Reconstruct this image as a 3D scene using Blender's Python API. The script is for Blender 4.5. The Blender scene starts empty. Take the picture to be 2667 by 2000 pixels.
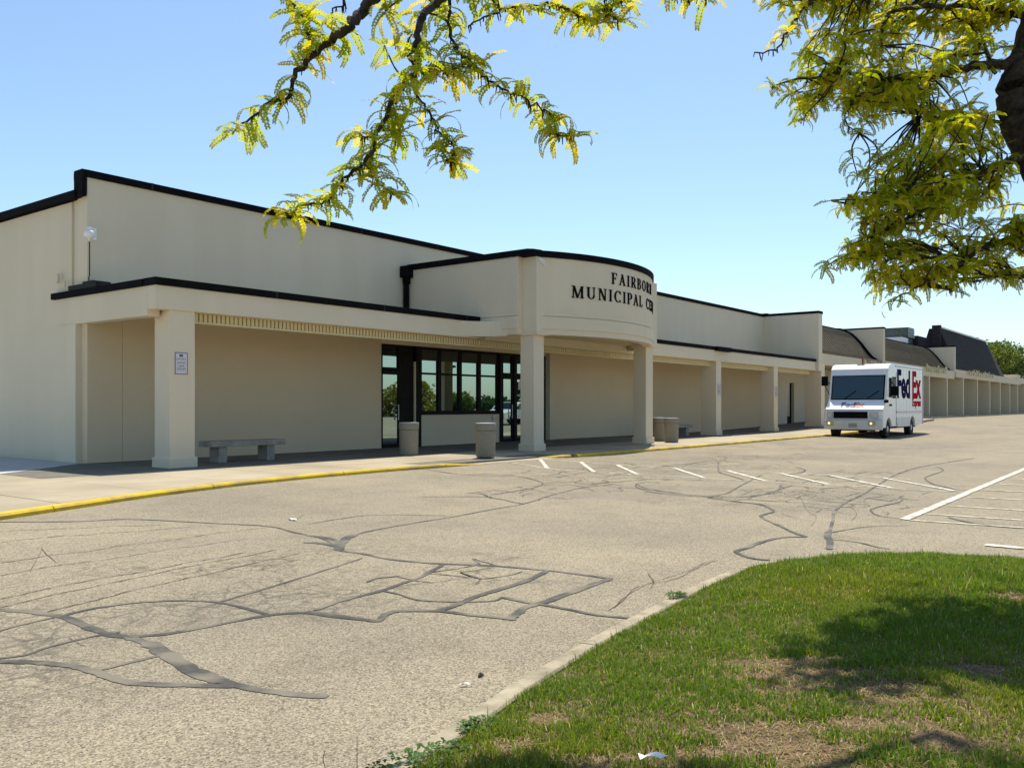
import bpy, bmesh, math, random
import numpy as np
from mathutils import Vector, Matrix, noise

random.seed(7); rng = np.random.default_rng(7)
S = bpy.context.scene
COL = S.collection
R_ = math.radians

# ------------------------------------------------------------------ survey: camera, light, exposure
FPX, UC, VH, EYE = 2300., 1333.5, 1058., 1.30
YAW = R_(37.7)
FW = Vector((math.cos(YAW), math.sin(YAW), 0)); RT = Vector((math.sin(YAW), -math.cos(YAW), 0))
cam_d = bpy.data.cameras.new('camera'); cam = bpy.data.objects.new('camera', cam_d); COL.objects.link(cam)
cam.location = (0, 0, EYE)
cam.rotation_euler = (R_(90), 0, YAW - R_(90))
cam_d.sensor_width = 36; cam_d.lens = FPX / 2667 * 36
cam_d.shift_y = (VH - 1000) / 2667
cam_d.clip_start = .05; cam_d.clip_end = 3000
S.camera = cam

SUN = Vector((.39, .19, 1)).normalized()
elev = math.asin(SUN.z); azim = math.atan2(SUN.x, SUN.y)
W = bpy.data.worlds.new('World'); S.world = W; W.use_nodes = True
nt = W.node_tree; nt.nodes.clear()
wo = nt.nodes.new('ShaderNodeOutputWorld'); bg = nt.nodes.new('ShaderNodeBackground'); sk = nt.nodes.new('ShaderNodeTexSky')
sk.sky_type = 'NISHITA'; sk.sun_disc = False; sk.sun_elevation = elev; sk.sun_rotation = azim
sk.altitude = 200; sk.air_density = 1.0; sk.dust_density = 0.9; sk.ozone_density = .6
bg.inputs['Strength'].default_value = .125
wb = nt.nodes.new('ShaderNodeMixRGB'); wb.blend_type = 'MULTIPLY'; wb.inputs[0].default_value = 1; wb.inputs[2].default_value = (.835, .93, .96, 1)   # the camera's white balance
nt.links.new(sk.outputs[0], wb.inputs[1]); nt.links.new(wb.outputs[0], bg.inputs[0]); nt.links.new(bg.outputs[0], wo.inputs[0])
sl = bpy.data.lights.new('sun', 'SUN'); sl.energy = 4.6; sl.angle = R_(.53); sl.color = (1, .93, .80)
so = bpy.data.objects.new('sun', sl); COL.objects.link(so); so.location = (0, 0, 30)
so.rotation_euler = (-SUN).to_track_quat('-Z', 'Y').to_euler()
vs = S.view_settings; vs.view_transform = 'Standard'; vs.look = 'None'; vs.gamma = 1; vs.exposure = .58
S.render.engine = 'CYCLES'

# ------------------------------------------------------------------ helpers
def zg(x):                                   # the lot climbs gently away from the entrance
    t = min(max((x - 36) / 26., 0), 1)
    return .45 * t * t * (3 - 2 * t)
def zr(x, y):                                # and is crowned up to the kerb
    t = min(max(1-(ky(x)-y)/2.6, 0), 1) if -14 < x < 45 else 0
    return zg(x)+.058*t*t*(3-2*t)
def g(u, v, z=0.):                            # surveyed point on level ground
    d = (EYE - z) * FPX / (v - VH); l = (u - UC) / FPX * d
    return Vector((FW.x * d + RT.x * l, FW.y * d + RT.y * l, z))
def at(u, v, d):                              # surveyed point at a measured distance
    l = (u - UC) / FPX * d
    return Vector((FW.x * d + RT.x * l, FW.y * d + RT.y * l, EYE + (VH - v) / FPX * d))

KP = [(-14,1.5),(-8,4.3),(-4,6.2),(0,8.25),(2,9.25),(4.2,10.3),(6.54,11.28),(8.3,11.78),(10.07,12.05),(12,12.12),(14.3,12.0)]
def ky(x):
    if x < 14.3:
        for (a, b), (c, d) in zip(KP, KP[1:]):
            if a <= x <= c: return b + (d-b)*(x-a)/(c-a)
        return KP[0][1]
    if x < 17.3: return 12.05
    return 11.88 + max(0, (x-24))*.012
MATS = {}
def mat(name, c1, c2=None, scale=3., rough=.85, bump=0., bscale=40., metal=0., detail=6., spec=.3, c3=None, s3=.4, streak=False):
    if name in MATS: return MATS[name]
    m = bpy.data.materials.new(name); m.use_nodes = True; MATS[name] = m
    n = m.node_tree.nodes; L = m.node_tree.links; b = n['Principled BSDF']
    b.inputs['Roughness'].default_value = rough; b.inputs['Metallic'].default_value = metal
    b.inputs['Specular IOR Level'].default_value = spec
    co = n.new('ShaderNodeTexCoord')
    geo = n.new('ShaderNodeNewGeometry')
    if c2:
        t = n.new('ShaderNodeTexNoise'); t.inputs['Scale'].default_value = scale; t.inputs['Detail'].default_value = detail
        t.inputs['Roughness'].default_value = .65
        L.new(geo.outputs['Position'], t.inputs['Vector'])
        r = n.new('ShaderNodeValToRGB'); r.color_ramp.elements[0].position = .35; r.color_ramp.elements[1].position = .65
        r.color_ramp.elements[0].color = (*c1, 1); r.color_ramp.elements[1].color = (*c2, 1)
        L.new(t.outputs['Fac'], r.inputs[0]); out = r.outputs[0]
        if c3:
            t3 = n.new('ShaderNodeTexNoise'); t3.inputs['Scale'].default_value = s3; t3.inputs['Detail'].default_value = 5
            if streak:
                vm_ = n.new('ShaderNodeVectorMath'); vm_.operation = 'MULTIPLY'; vm_.inputs[1].default_value = (1, 1, .10); L.new(geo.outputs['Position'], vm_.inputs[0]); L.new(vm_.outputs[0], t3.inputs['Vector'])
            else: L.new(geo.outputs['Position'], t3.inputs['Vector'])
            r3 = n.new('ShaderNodeValToRGB'); r3.color_ramp.elements[0].position = .42; r3.color_ramp.elements[1].position = .62
            mx = n.new('ShaderNodeMixRGB'); mx.inputs[2].default_value = (*c3, 1)
            L.new(t3.outputs['Fac'], r3.inputs[0]); L.new(r3.outputs[0], mx.inputs[0]); L.new(out, mx.inputs[1]); out = mx.outputs[0]
        L.new(out, b.inputs['Base Color'])
    else: b.inputs['Base Color'].default_value = (*c1, 1)
    if bump:
        t2 = n.new('ShaderNodeTexNoise'); t2.inputs['Scale'].default_value = bscale; t2.inputs['Detail'].default_value = 5
        L.new(geo.outputs['Position'], t2.inputs['Vector'])
        bp = n.new('ShaderNodeBump'); bp.inputs['Strength'].default_value = bump; bp.inputs['Distance'].default_value = .01
        L.new(t2.outputs['Fac'], bp.inputs['Height']); L.new(bp.outputs[0], b.inputs['Normal'])
    return m

class MB:
    def __init__(s): s.v = []; s.f = []; s.m = []
    def add(s, vs, fs, mi=0):
        o = len(s.v); s.v += [tuple(p) for p in vs]; s.f += [tuple(i + o for i in f) for f in fs]; s.m += [mi] * len(fs); return s
    def box(s, x0, x1, y0, y1, z0, z1, mi=0):
        return s.add([(x0,y0,z0),(x1,y0,z0),(x1,y1,z0),(x0,y1,z0),(x0,y0,z1),(x1,y0,z1),(x1,y1,z1),(x0,y1,z1)],
            [(0,3,2,1),(4,5,6,7),(0,1,5,4),(1,2,6,5),(2,3,7,6),(3,0,4,7)], mi)
    def prism(s, pts, z0, z1, mi=0):          # pts counter-clockwise in XY; z0/z1 numbers or lists
        n = len(pts); a = z0 if isinstance(z0, (list, tuple)) else [z0]*n; b = z1 if isinstance(z1, (list, tuple)) else [z1]*n
        V = [(p[0], p[1], a[i]) for i, p in enumerate(pts)] + [(p[0], p[1], b[i]) for i, p in enumerate(pts)]
        F = [tuple(range(n - 1, -1, -1)), tuple(range(n, 2*n))] + [(i, (i+1) % n, (i+1) % n + n, i + n) for i in range(n)]
        return s.add(V, F, mi)
    def extr(s, pts, a, b, mi=0):             # outline of 3-D points pushed by the vector b-a
        n = len(pts); V = [Vector(p) + Vector(a) for p in pts] + [Vector(p) + Vector(b) for p in pts]
        return s.add(V, [tuple(range(n-1, -1, -1)), tuple(range(n, 2*n))] + [(i, (i+1) % n, (i+1) % n + n, i + n) for i in range(n)], mi)
    def tube(s, pts, rs, n=6, mi=0):
        pts = [Vector(p) for p in pts]; rings = []
        V = []; F = []
        for i, p in enumerate(pts):
            t = (pts[min(i+1, len(pts)-1)] - pts[max(i-1, 0)]).normalized()
            a = t.cross(Vector((0, 0, 1))); 
            if a.length < .05: a = t.cross(Vector((1, 0, 0)))
            a.normalize(); b = t.cross(a)
            r = rs[i] if isinstance(rs, (list, tuple)) else rs
            for k in range(n):
                q = 2*math.pi*k/n; V.append(p + a*math.cos(q)*r + b*math.sin(q)*r)
        for i in range(len(pts)-1):
            for k in range(n): F.append((i*n+k, i*n+(k+1) % n, (i+1)*n+(k+1) % n, (i+1)*n+k))
        F.append(tuple(range(n-1, -1, -1))); F.append(tuple((len(pts)-1)*n + k for k in range(n)))
        return s.add(V, F, mi)
    def lathe(s, prof, c, n=28, mi=0):        # prof [(r,z)]
        V = []; F = []
        for r, z in prof:
            for k in range(n):
                q = 2*math.pi*k/n; V.append((c[0]+r*math.cos(q), c[1]+r*math.sin(q), c[2]+z))
        for i in range(len(prof)-1):
            for k in range(n): F.append((i*n+k, i*n+(k+1) % n, (i+1)*n+(k+1) % n, (i+1)*n+k))
        F.append(tuple(range(n-1, -1, -1))); F.append(tuple((len(prof)-1)*n+k for k in range(n)))
        return s.add(V, F, mi)
    def build(s, name, m, parent=None, bevel=0, smooth=False):
        me = bpy.data.meshes.new(name)
        o = bpy.data.objects.new(name, me); COL.objects.link(o)
        off = Vector((0, 0, 0)); p = parent
        if parent:
            o.parent = parent
            while p: off += Vector(p.location); p = p.parent
        if s.v:
            a = np.array(s.v, dtype=np.float64) 
            c = (a.min(0) + a.max(0)) / 2; c[2] = a[:, 2].min()
            org = c if not parent else np.array(off)
            if not parent: o.location = c
            me.from_pydata([tuple(q) for q in (a - org)], [], s.f)
        for q in (m if isinstance(m, (list, tuple)) else [m]): me.materials.append(q)
        if any(s.m): me.polygons.foreach_set('material_index', s.m)
        if smooth: me.polygons.foreach_set('use_smooth', [True]*len(s.f))
        me.update()
        if bevel:
            bm = bmesh.new(); bm.from_mesh(me)
            es = [e for e in bm.edges if len(e.link_faces) == 2 and e.calc_face_angle(0) > .6]
            bmesh.ops.bevel(bm, geom=es, offset=bevel, segments=2, affect='EDGES', profile=.6, clamp_overlap=True)
            bm.to_mesh(me); bm.free()
        return o

def tag(o, label=None, cat=None, group=None, kind=None):
    if label: o['label'] = label
    if cat: o['category'] = cat
    if group: o['group'] = group
    if kind: o['kind'] = kind
    return o
def empty(name, loc, label=None, cat=None, group=None, kind=None):
    o = bpy.data.objects.new(name, None); COL.objects.link(o); o.location = loc; o.empty_display_size = .3
    return tag(o, label, cat, group, kind)
def copy_tree(o, parent=None):
    c = o.copy(); COL.objects.link(c); c.parent = parent
    for ch in list(o.children): copy_tree(ch, c)
    return c
def text_mesh(name, body, size, extr, m, parent, mw):      # flat lettering as mesh; mw: world matrix of the text plane
    cu = bpy.data.curves.new(name, 'FONT'); cu.body = body; cu.size = size; cu.extrude = extr; cu.offset = size*.034; cu.resolution_u = 3
    t = bpy.data.objects.new('tmp', cu); COL.objects.link(t)
    bpy.context.view_layer.update()
    me = bpy.data.meshes.new_from_object(t.evaluated_get(bpy.context.evaluated_depsgraph_get()))
    bpy.data.objects.remove(t)
    me.name = name; me.materials.clear(); me.materials.append(m)
    o = bpy.data.objects.new(name, me); COL.objects.link(o); o.parent = parent
    off = Vector((0, 0, 0)); p = parent
    while p: off += Vector(p.location); p = p.parent
    me.transform(Matrix.Translation(-off) @ mw)
    return o

# ------------------------------------------------------------------ materials
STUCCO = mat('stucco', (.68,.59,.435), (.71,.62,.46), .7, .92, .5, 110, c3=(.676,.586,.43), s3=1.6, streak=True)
STUCCOL = mat('stucco_recess_shade', (.63,.515,.345), (.66,.54,.365), .6, .92, .4, 110)  # darker than the upper stucco: recess shade put into the colour
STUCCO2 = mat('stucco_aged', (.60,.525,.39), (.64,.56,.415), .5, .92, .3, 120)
BLACK = mat('black_metal', (.004,.004,.005), (.008,.008,.009), 4, .85, .05, 30, spec=.08)
BRONZE = mat('dark_bronze', (.006,.005,.005), (.011,.010,.009), 6, .6, spec=.12)
SOFFIT = mat('soffit_vinyl', (.62,.53,.31), (.66,.57,.34), 2, .7)
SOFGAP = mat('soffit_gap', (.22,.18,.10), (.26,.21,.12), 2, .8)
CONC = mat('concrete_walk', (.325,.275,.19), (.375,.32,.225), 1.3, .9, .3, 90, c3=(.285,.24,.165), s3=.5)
CONCD = mat('concrete_walk_shade_tone', (.105,.10,.08), (.165,.155,.125), 1.8, .9, .3, 90)  # canopy shade put into the slab colour; bed and roofs reuse it
CONCP = mat('concrete_pale', (.42,.43,.42), (.38,.39,.37), 2, .9, .3, 90)
AGGR = mat('exposed_aggregate', (.19,.172,.125), (.34,.305,.225), 60, .95, .8, 90)
YEL = mat('yellow_paint', (.52,.355,.012), (.60,.42,.02), 9, .6, .4, 30, c3=(.36,.25,.06), s3=2.2)
CURBC = mat('concrete_kerb', (.19,.165,.115), (.36,.31,.22), 7, .92, .6, 60)
SEAL = mat('crack_seal', (.034,.032,.030), (.065,.060,.052), 30, .75, .5, 90, c3=(.16,.14,.105), s3=3)
WHITEP = mat('road_paint', (.70,.67,.58), (.52,.48,.39), 14, .8, .3, 80, c3=(.34,.30,.22), s3=7)
BARK = mat('bark', (.018,.014,.010), (.075,.062,.050), 22, .95, 1.0, 45)
SIGNW = mat('sign_white', (.62,.60,.62), (.56,.54,.56), 8, .5)
SIGNK = mat('sign_ink', (.10,.075,.10), None, rough=.5)
WHITE = mat('white_enamel', (.80,.80,.80), (.76,.76,.75), 3, .25, spec=.6)
GREYM = mat('grey_metal', (.42,.42,.42), (.48,.48,.47), 5, .4, metal=.3)
RUBBER = mat('rubber', (.012,.012,.012), (.02,.02,.02), 9, .8)
DARKR = mat('dark_shingle', (.018,.017,.019), (.034,.031,.032), 3, .9, .6, 12)
SEAM = mat('seamed_metal_roof', (.14,.122,.086), (.18,.155,.108), 2.0, .7, spec=.15)
SHOPD = mat('shop_glass', (.010,.012,.012), (.03,.03,.026), .8, .15, spec=.6)

def glass_mat(name, tint, refl, base=(.006,.010,.010)):
    m = bpy.data.materials.new(name); m.use_nodes = True; n = m.node_tree.nodes; L = m.node_tree.links; n.clear()
    o = n.new('ShaderNodeOutputMaterial'); mx = n.new('ShaderNodeMixShader'); gl = n.new('ShaderNodeBsdfGlossy'); df = n.new('ShaderNodeBsdfDiffuse')
    gl.inputs['Roughness'].default_value = .01; gl.inputs['Color'].default_value = (*tint, 1); df.inputs['Color'].default_value = (*base, 1)
    t = n.new('ShaderNodeTexNoise'); t.inputs['Scale'].default_value = 1.1; bp = n.new('ShaderNodeBump'); bp.inputs['Strength'].default_value = .02; bp.inputs['Distance'].default_value = .02
    L.new(t.outputs['Fac'], bp.inputs['Height']); L.new(bp.outputs[0], gl.inputs['Normal'])
    mx.inputs[0].default_value = refl
    L.new(df.outputs[0], mx.inputs[1]); L.new(gl.outputs[0], mx.inputs[2]); L.new(mx.outputs[0], o.inputs[0])
    return m
GLASS = glass_mat('coated_glass', (.72,.93,.90), .48)
CARGL = glass_mat('vehicle_glass', (.55,.66,.66), .13, (.010,.018,.018))

def asphalt():
    m = bpy.data.materials.new('asphalt'); m.use_nodes = True; n = m.node_tree.nodes; L = m.node_tree.links; b = n['Principled BSDF']
    b.inputs['Roughness'].default_value = .92; b.inputs['Specular IOR Level'].default_value = .2
    geo = n.new('ShaderNodeNewGeometry'); P = geo.outputs['Position']
    def nz(sc, det=4, rg=.6):
        t = n.new('ShaderNodeTexNoise'); t.inputs['Scale'].default_value = sc; t.inputs['Detail'].default_value = det; t.inputs['Roughness'].default_value = rg
        L.new(P, t.inputs['Vector']); return t.outputs['Fac']
    def ramp(src, p0, c0, p1, c1):
        r = n.new('ShaderNodeValToRGB'); r.color_ramp.elements[0].position = p0; r.color_ramp.elements[1].position = p1
        r.color_ramp.elements[0].color = (*c0, 1); r.color_ramp.elements[1].color = (*c1, 1); L.new(src, r.inputs[0]); return r.outputs[0]
    def mixc(f, a, bb, mode='MIX'):
        x = n.new('ShaderNodeMixRGB'); x.blend_type = mode
        if isinstance(f, float): x.inputs[0].default_value = f
        else: L.new(f, x.inputs[0])
        for i, q in ((1, a), (2, bb)):
            if isinstance(q, tuple): x.inputs[i].default_value = (*q, 1)
            else: L.new(q, x.inputs[i])
        return x.outputs[0]
    # stones of the surface: cells of random value at two sizes
    vo = n.new('ShaderNodeTexVoronoi'); vo.inputs['Scale'].default_value = 125; L.new(P, vo.inputs['Vector'])
    sep = n.new('ShaderNodeSeparateColor'); L.new(vo.outputs['Color'], sep.inputs[0])
    stone = ramp(sep.outputs[0], 0., (.055,.048,.034), 1., (.47,.41,.295))
    vo2 = n.new('ShaderNodeTexVoronoi'); vo2.inputs['Scale'].default_value = 250; L.new(P, vo2.inputs['Vector'])
    sep2 = n.new('ShaderNodeSeparateColor'); L.new(vo2.outputs['Color'], sep2.inputs[0])
    fine = ramp(sep2.outputs[1], 0., (.10,.087,.063), 1., (.385,.335,.242))
    base = mixc(.45, stone, fine)
    pit = ramp(sep.outputs[2], .0, (.9, .9, .9), .06, (0, 0, 0))
    base = mixc(pit, base, (.06,.052,.036))
    lg = ramp(nz(.35, 6, .6), .35, (.82,.82,.84), .68, (1.08,1.06,1.02))
    base = mixc(1., base, lg, 'MULTIPLY')
    st = ramp(nz(1.6, 8, .7), .5, (1, 1, 1), .75, (.80,.79,.79))
    base = mixc(1., base, st, 'MULTIPLY')
    oil = ramp(nz(1.1, 3, .5), .70, (1, 1, 1), .80, (.72,.71,.70)); base = mixc(1., base, oil, 'MULTIPLY')
    # alligator cracking in worn places
    wv = n.new('ShaderNodeTexNoise'); wv.inputs['Scale'].default_value = 2.2; wv.inputs['Detail'].default_value = 4; L.new(P, wv.inputs['Vector'])
    ad = n.new('ShaderNodeVectorMath'); ad.operation = 'MULTIPLY_ADD'; L.new(wv.outputs['Color'], ad.inputs[0]); ad.inputs[1].default_value = (.5, .5, 0); L.new(P, ad.inputs[2])
    prev = None
    for (cx, cy, r0) in [(12.3, 5.0, 2.2), (13.5, 8.6, 2.0), (17.5, 8.0, 3.2), (4.0, 5.6, 2.4), (23, 8.5, 3.5), (2.2, 5.0, 1.8), (5.6, 4.3, 1.3), (29, 8, 5.)]:
        d = n.new('ShaderNodeVectorMath'); d.operation = 'DISTANCE'; L.new(P, d.inputs[0]); d.inputs[1].default_value = (cx, cy, 0)
        mr = n.new('ShaderNodeMapRange'); mr.inputs['From Min'].default_value = r0; mr.inputs['From Max'].default_value = r0*.35
        L.new(d.outputs['Value'], mr.inputs['Value'])
        if prev is None: prev = mr.outputs[0]
        else:
            a = n.new('ShaderNodeMath'); a.operation = 'MAXIMUM'; L.new(prev, a.inputs[0]); L.new(mr.outputs[0], a.inputs[1]); prev = a.outputs[0]
    nm = ramp(nz(.9, 5, .6), .42, (0, 0, 0), .58, (1, 1, 1))
    mk = n.new('ShaderNodeMath'); mk.operation = 'MULTIPLY'; L.new(prev, mk.inputs[0]); L.new(nm, mk.inputs[1])
    for sc, th in ((3.0, .045), (7., .07)):
        ve = n.new('ShaderNodeTexVoronoi'); ve.feature = 'DISTANCE_TO_EDGE'; ve.inputs['Scale'].default_value = sc; L.new(ad.outputs[0], ve.inputs['Vector'])
        cr = ramp(ve.outputs['Distance'], th*.35, (1, 1, 1), th, (0, 0, 0))
        mm = n.new('ShaderNodeMath'); mm.operation = 'MULTIPLY'; L.new(cr, mm.inputs[0]); L.new(mk.outputs[0], mm.inputs[1])
        m2 = n.new('ShaderNodeMath'); m2.operation = 'MULTIPLY'; L.new(mm.outputs[0], m2.inputs[0]); m2.inputs[1].default_value = .5
        base = mixc(m2.outputs[0], base, (.06,.055,.045))
    L.new(base, b.inputs['Base Color'])
    bp = n.new('ShaderNodeBump'); bp.inputs['Strength'].default_value = .5; bp.inputs['Distance'].default_value = .004
    L.new(sep.outputs[0], bp.inputs['Height']); L.new(bp.outputs[0], b.inputs['Normal'])
    return m
ASPH = asphalt()

# ------------------------------------------------------------------ the lot
def sheet(name, xs, ys, m, zf):
    mb = MB(); nx, ny = len(xs), len(ys)
    V = [(x, y, zf(x, y)) for y in ys for x in xs]
    F = [(j*nx+i, j*nx+i+1, (j+1)*nx+i+1, (j+1)*nx+i) for j in range(ny-1) for i in range(nx-1)]
    mb.add(V, F); return mb.build(name, m)
xs = [-900, -200, -60, -20] + [-14+.3*i for i in range(200)] + list(range(46, 74, 2)) + [90, 120, 160, 250, 500, 1200]
lot = tag(sheet('parking_lot', xs, [-900, -200, -60, -20, -4] + [1+.3*i for i in range(40)] + [20, 60, 200, 1200], ASPH, zr), kind='structure')

def ribbon(pts, w, z, mb, jit=.25, wj=.35, sub=4):
    P = [Vector((p[0], p[1], 0)) for p in pts]
    Q = []
    for i in range(len(P)-1):                                   # Catmull-Rom, then jitter
        p0, p1, p2, p3 = P[max(i-1, 0)], P[i], P[i+1], P[min(i+2, len(P)-1)]
        for k in range(sub):
            t = k/sub
            Q.append(.5*((2*p1) + (p2-p0)*t + (2*p0-5*p1+4*p2-p3)*t*t + (3*p1-p0-3*p2+p3)*t**3))
    Q.append(P[-1])
    V = []; F = []
    for i, q in enumerate(Q):
        t = (Q[min(i+1, len(Q)-1)] - Q[max(i-1, 0)]).normalized(); nn = Vector((-t.y, t.x, 0))
        ww = w * (1 + random.uniform(-wj, wj)) / 2
        if i in (0, len(Q)-1): ww *= .5
        c = q + nn * random.uniform(-jit, jit) * w
        V += [(c.x+nn.x*ww, c.y+nn.y*ww, zr(c.x+nn.x*ww, c.y+nn.y*ww)+z), (c.x-nn.x*ww, c.y-nn.y*ww, zr(c.x-nn.x*ww, c.y-nn.y*ww)+z)]
    for i in range(len(Q)-1): F.append((2*i, 2*i+1, 2*i+3, 2*i+2))
    mb.add(V, F)
def cv(org, pts): return [g(org[0]+x*.4823, org[1]+y*.4823) for x, y in pts]
Lo, Mo, Ro = (0, 1200), (800, 1100), (1600, 1000)
SEALS = [
 (Lo, [(-200,800),(0,805),(110,812),(330,840),(480,900),(600,940),(700,955),(800,990),(900,1050),(1050,1140),(1200,1190),(1450,1245),(1770,1275)], .085),
 (Lo, [(800,980),(900,1045),(1060,1145),(1220,1195)], .12),
 (Lo, [(-250,1075),(0,1085),(200,1090),(400,1110),(540,1150),(700,1200),(1000,1212),(1290,1218)], .075),
 (Lo, [(540,1130),(700,1090),(890,1045)], .04),
 (Lo, [(-100,1075),(130,1050),(250,1010),(500,950),(650,925)], .035),
 (Lo, [(-100,950),(100,890),(300,845)], .03),
 (Lo, [(690,950),(900,935),(1150,890),(1450,835),(1650,822),(1800,842),(2060,868)], .06),
 (Lo, [(330,840),(500,800),(750,765),(1000,755),(1180,765),(1300,790),(1450,832)], .045),
 (Lo, [(1180,765),(1400,700),(1600,640),(1960,525)], .032),
 (Lo, [(-300,362),(0,360),(400,350),(760,330),(1400,350),(1600,390),(1800,425),(1850,480)], .05),
 (Lo, [(1640,440),(1760,450),(1850,475)], .09),
 (Mo, [(0,610),(80,625),(160,665),(170,690),(300,710),(450,740),(600,755),(740,765),(1000,775),(1300,800),(1480,822),(1640,845)], .065),
 (Mo, [(165,690),(190,650),(215,625),(260,605)], .14),
 (Mo, [(230,612),(400,575),(600,540),(800,508),(1000,470),(1170,440),(1280,405),(1400,372),(1500,350),(1650,335)], .045),
 (Mo, [(740,765),(680,800),(600,840),(500,875),(400,910),(200,960),(40,1015)], .06),
 (Mo, [(1645,842),(1560,870),(1450,910),(1280,972),(1180,1000),(1140,1030),(1090,1062)], .095),
 (Mo, [(1130,1066),(1000,1052),(900,1042),(700,1020),(500,1020),(420,1040),(380,1072),(300,1065),(200,1050),(0,1020)], .07),
 (Mo, [(1300,802),(1200,850),(1050,900),(900,945),(800,990),(700,1020)], .08),
 (Mo, [(400,910),(500,930),(600,960),(800,970),(1000,965),(1050,945)], .03),
 (Mo, [(1050,945),(1200,975),(1300,990),(1430,1015),(1560,1040),(1750,1060)], .06),
 (Mo, [(0,550),(190,520),(380,500),(780,505)], .03),
 (Mo, [(600,402),(960,402),(990,408),(1060,418),(1110,430),(1170,442)], .05),
 (Mo, [(860,380),(950,388),(975,405)], .05),
 (Mo, [(990,392),(1200,358),(1270,335),(1240,315),(1120,292),(850,292),(640,270)], .045),
 (Mo, [(1120,288),(1000,285),(860,290)], .04),
 (Mo, [(1270,330),(1400,320),(1600,325),(1900,305),(2212,318)], .04),
 (Mo, [(1780,330),(1780,350),(1860,375),(2000,392),(2212,408),(2500,425)], .04),
 (Mo, [(1820,375),(1900,385),(2060,400)], .03),
 (Ro, [(0,560),(150,565),(400,598),(620,612),(780,602),(860,580),(960,548)], .045),
 (Ro, [(120,540),(160,560),(250,580),(430,605)], .03),
 (Ro, [(500,615),(660,635),(800,655),(860,688),(810,705),(800,722),(900,770),(980,808),(1040,825)], .06),
 (Ro, [(1040,826),(900,830),(780,860),(720,885),(660,905),(700,928),(760,945),(840,952)], .075),
 (Ro, [(1160,895),(1165,850),(1150,820),(1160,795)], .09),
 (Ro, [(1160,800),(1180,740),(1190,690),(1250,640),(1350,592),(1500,500),(1600,462),(1700,440),(1950,400)], .05),
 (Ro, [(1165,840),(1300,853),(1420,882),(1490,892)], .035),
 (Ro, [(1165,805),(1300,780),(1420,768),(1600,765)], .028),
 (Ro, [(1740,448),(1775,468),(1690,500),(1680,515),(1720,540),(1800,560),(1890,575),(2212,585)], .045),
 (Ro, [(1800,720),(1900,745),(2050,768),(2212,780),(2400,785)], .05),
 (Ro, [(1560,622),(1530,640),(1400,672),(1390,690),(1430,712),(1560,730)], .035),
 (Ro, [(980,450),(1030,465),(1000,480),(930,488)], .05),
 (Ro, [(220,450),(400,432),(550,415),(560,450),(570,478),(640,500),(700,520)], .05),
 (Ro, [(500,610),(560,600),(620,585),(700,540),(800,490)], .03),
]
for ks, (org, pts, w) in enumerate(SEALS):
    mb = MB(); ribbon(cv(org, pts), w*(.80 if org == Lo else .70), .0032+ks*.0001, mb, jit=.07, wj=.18, sub=6); mb.build('crack_seal', SEAL, lot)
# old crazed patches whose cracks were all filled
mb = MB()
for cx, cy, ax, ay, st in [(12.4, 7.9, 2.6, .9, .38), (12.6, 4.2, 2.0, 1.3, .40), (16.5, 5.2, 2.4, .8, .45), (19, 8.6, 3.2, 1.2, .6), (14.6, 9.6, 2.0, .8, .5), (5.0, 4.5, .7, .35, .3)]:
    n1, n2 = int(2*ax/st), int(2*ay/st)
    Pn = {(i, j): Vector((cx-ax+st*(i+random.uniform(-.42, .42)+.4*j), cy-ay+st*(j+random.uniform(-.42, .42)), 0)) for i in range(n1+1) for j in range(n2+1)}
    for (i, j), p in Pn.items():
        for di, dj in ((1, 0), (0, 1)):
            q = Pn.get((i+di, j+dj)); m_ = (p-Vector((cx, cy, 0)))
            if q and random.random() < .78*math.exp(-.6*((m_.x/ax)**2+(m_.y/ay)**2)): ribbon([p, (p+q)/2+Vector((random.gauss(0, .05), random.gauss(0, .05), 0)), q], random.uniform(.008, .028), .0042, mb, jit=.4, wj=.5, sub=3)
mb.build('filled_crazing', SEAL, lot)['kind'] = 'stuff'
# thin open cracks
HAIR = mat('open_crack', (.04,.035,.027), (.10,.086,.06), 20, .95)
mb = MB()
for a, b, c, d in [(0,1470,700,1372),(0,1500,650,1402),(0,1560,640,1440),(-50,1595,720,1432),(0,1420,500,1372),(-50,1400,420,1368),(120,1595,780,1442)]:
    n_ = 9; pts = [g(a+(c-a)*t/n_, b+(d-b)*(t/n_)**.93 + random.uniform(-2, 2)) for t in range(n_+1)]
    ribbon(pts, .010, .0035, mb, jit=.9, wj=.6, sub=5)
for org, pts in [(Mo, [(2212,745),(2100,790),(2000,842),(1880,868),(1780,890),(1740,922),(1700,970),(1620,1020)]), (Mo, [(1840,820),(1870,860),(1850,900)]),
                 (Ro, [(0,1210),(60,1150),(160,1090),(260,1055),(400,1010),(480,970),(560,950)]), (Ro, [(180,1020),(205,1060),(215,1080)]),
                 (Lo, [(220,480),(265,520),(310,555)]), (Lo, [(160,600),(230,480)]), (Lo, [(370,955),(420,985),(460,1000)]), (Lo, [(1640,290),(1600,320)]),
                 (Ro, [(1000,600),(1040,680),(1090,720),(1060,770)]), (Ro, [(1270,660),(1310,700),(1280,740)]), (Ro, [(870,570),(1000,620),(1200,640),(1300,620)]), (Ro, [(900,700),(1050,740),(1180,745)])]:
    ribbon(cv(org, pts), .0045, .0035, mb, jit=.7, wj=.6)
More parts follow.
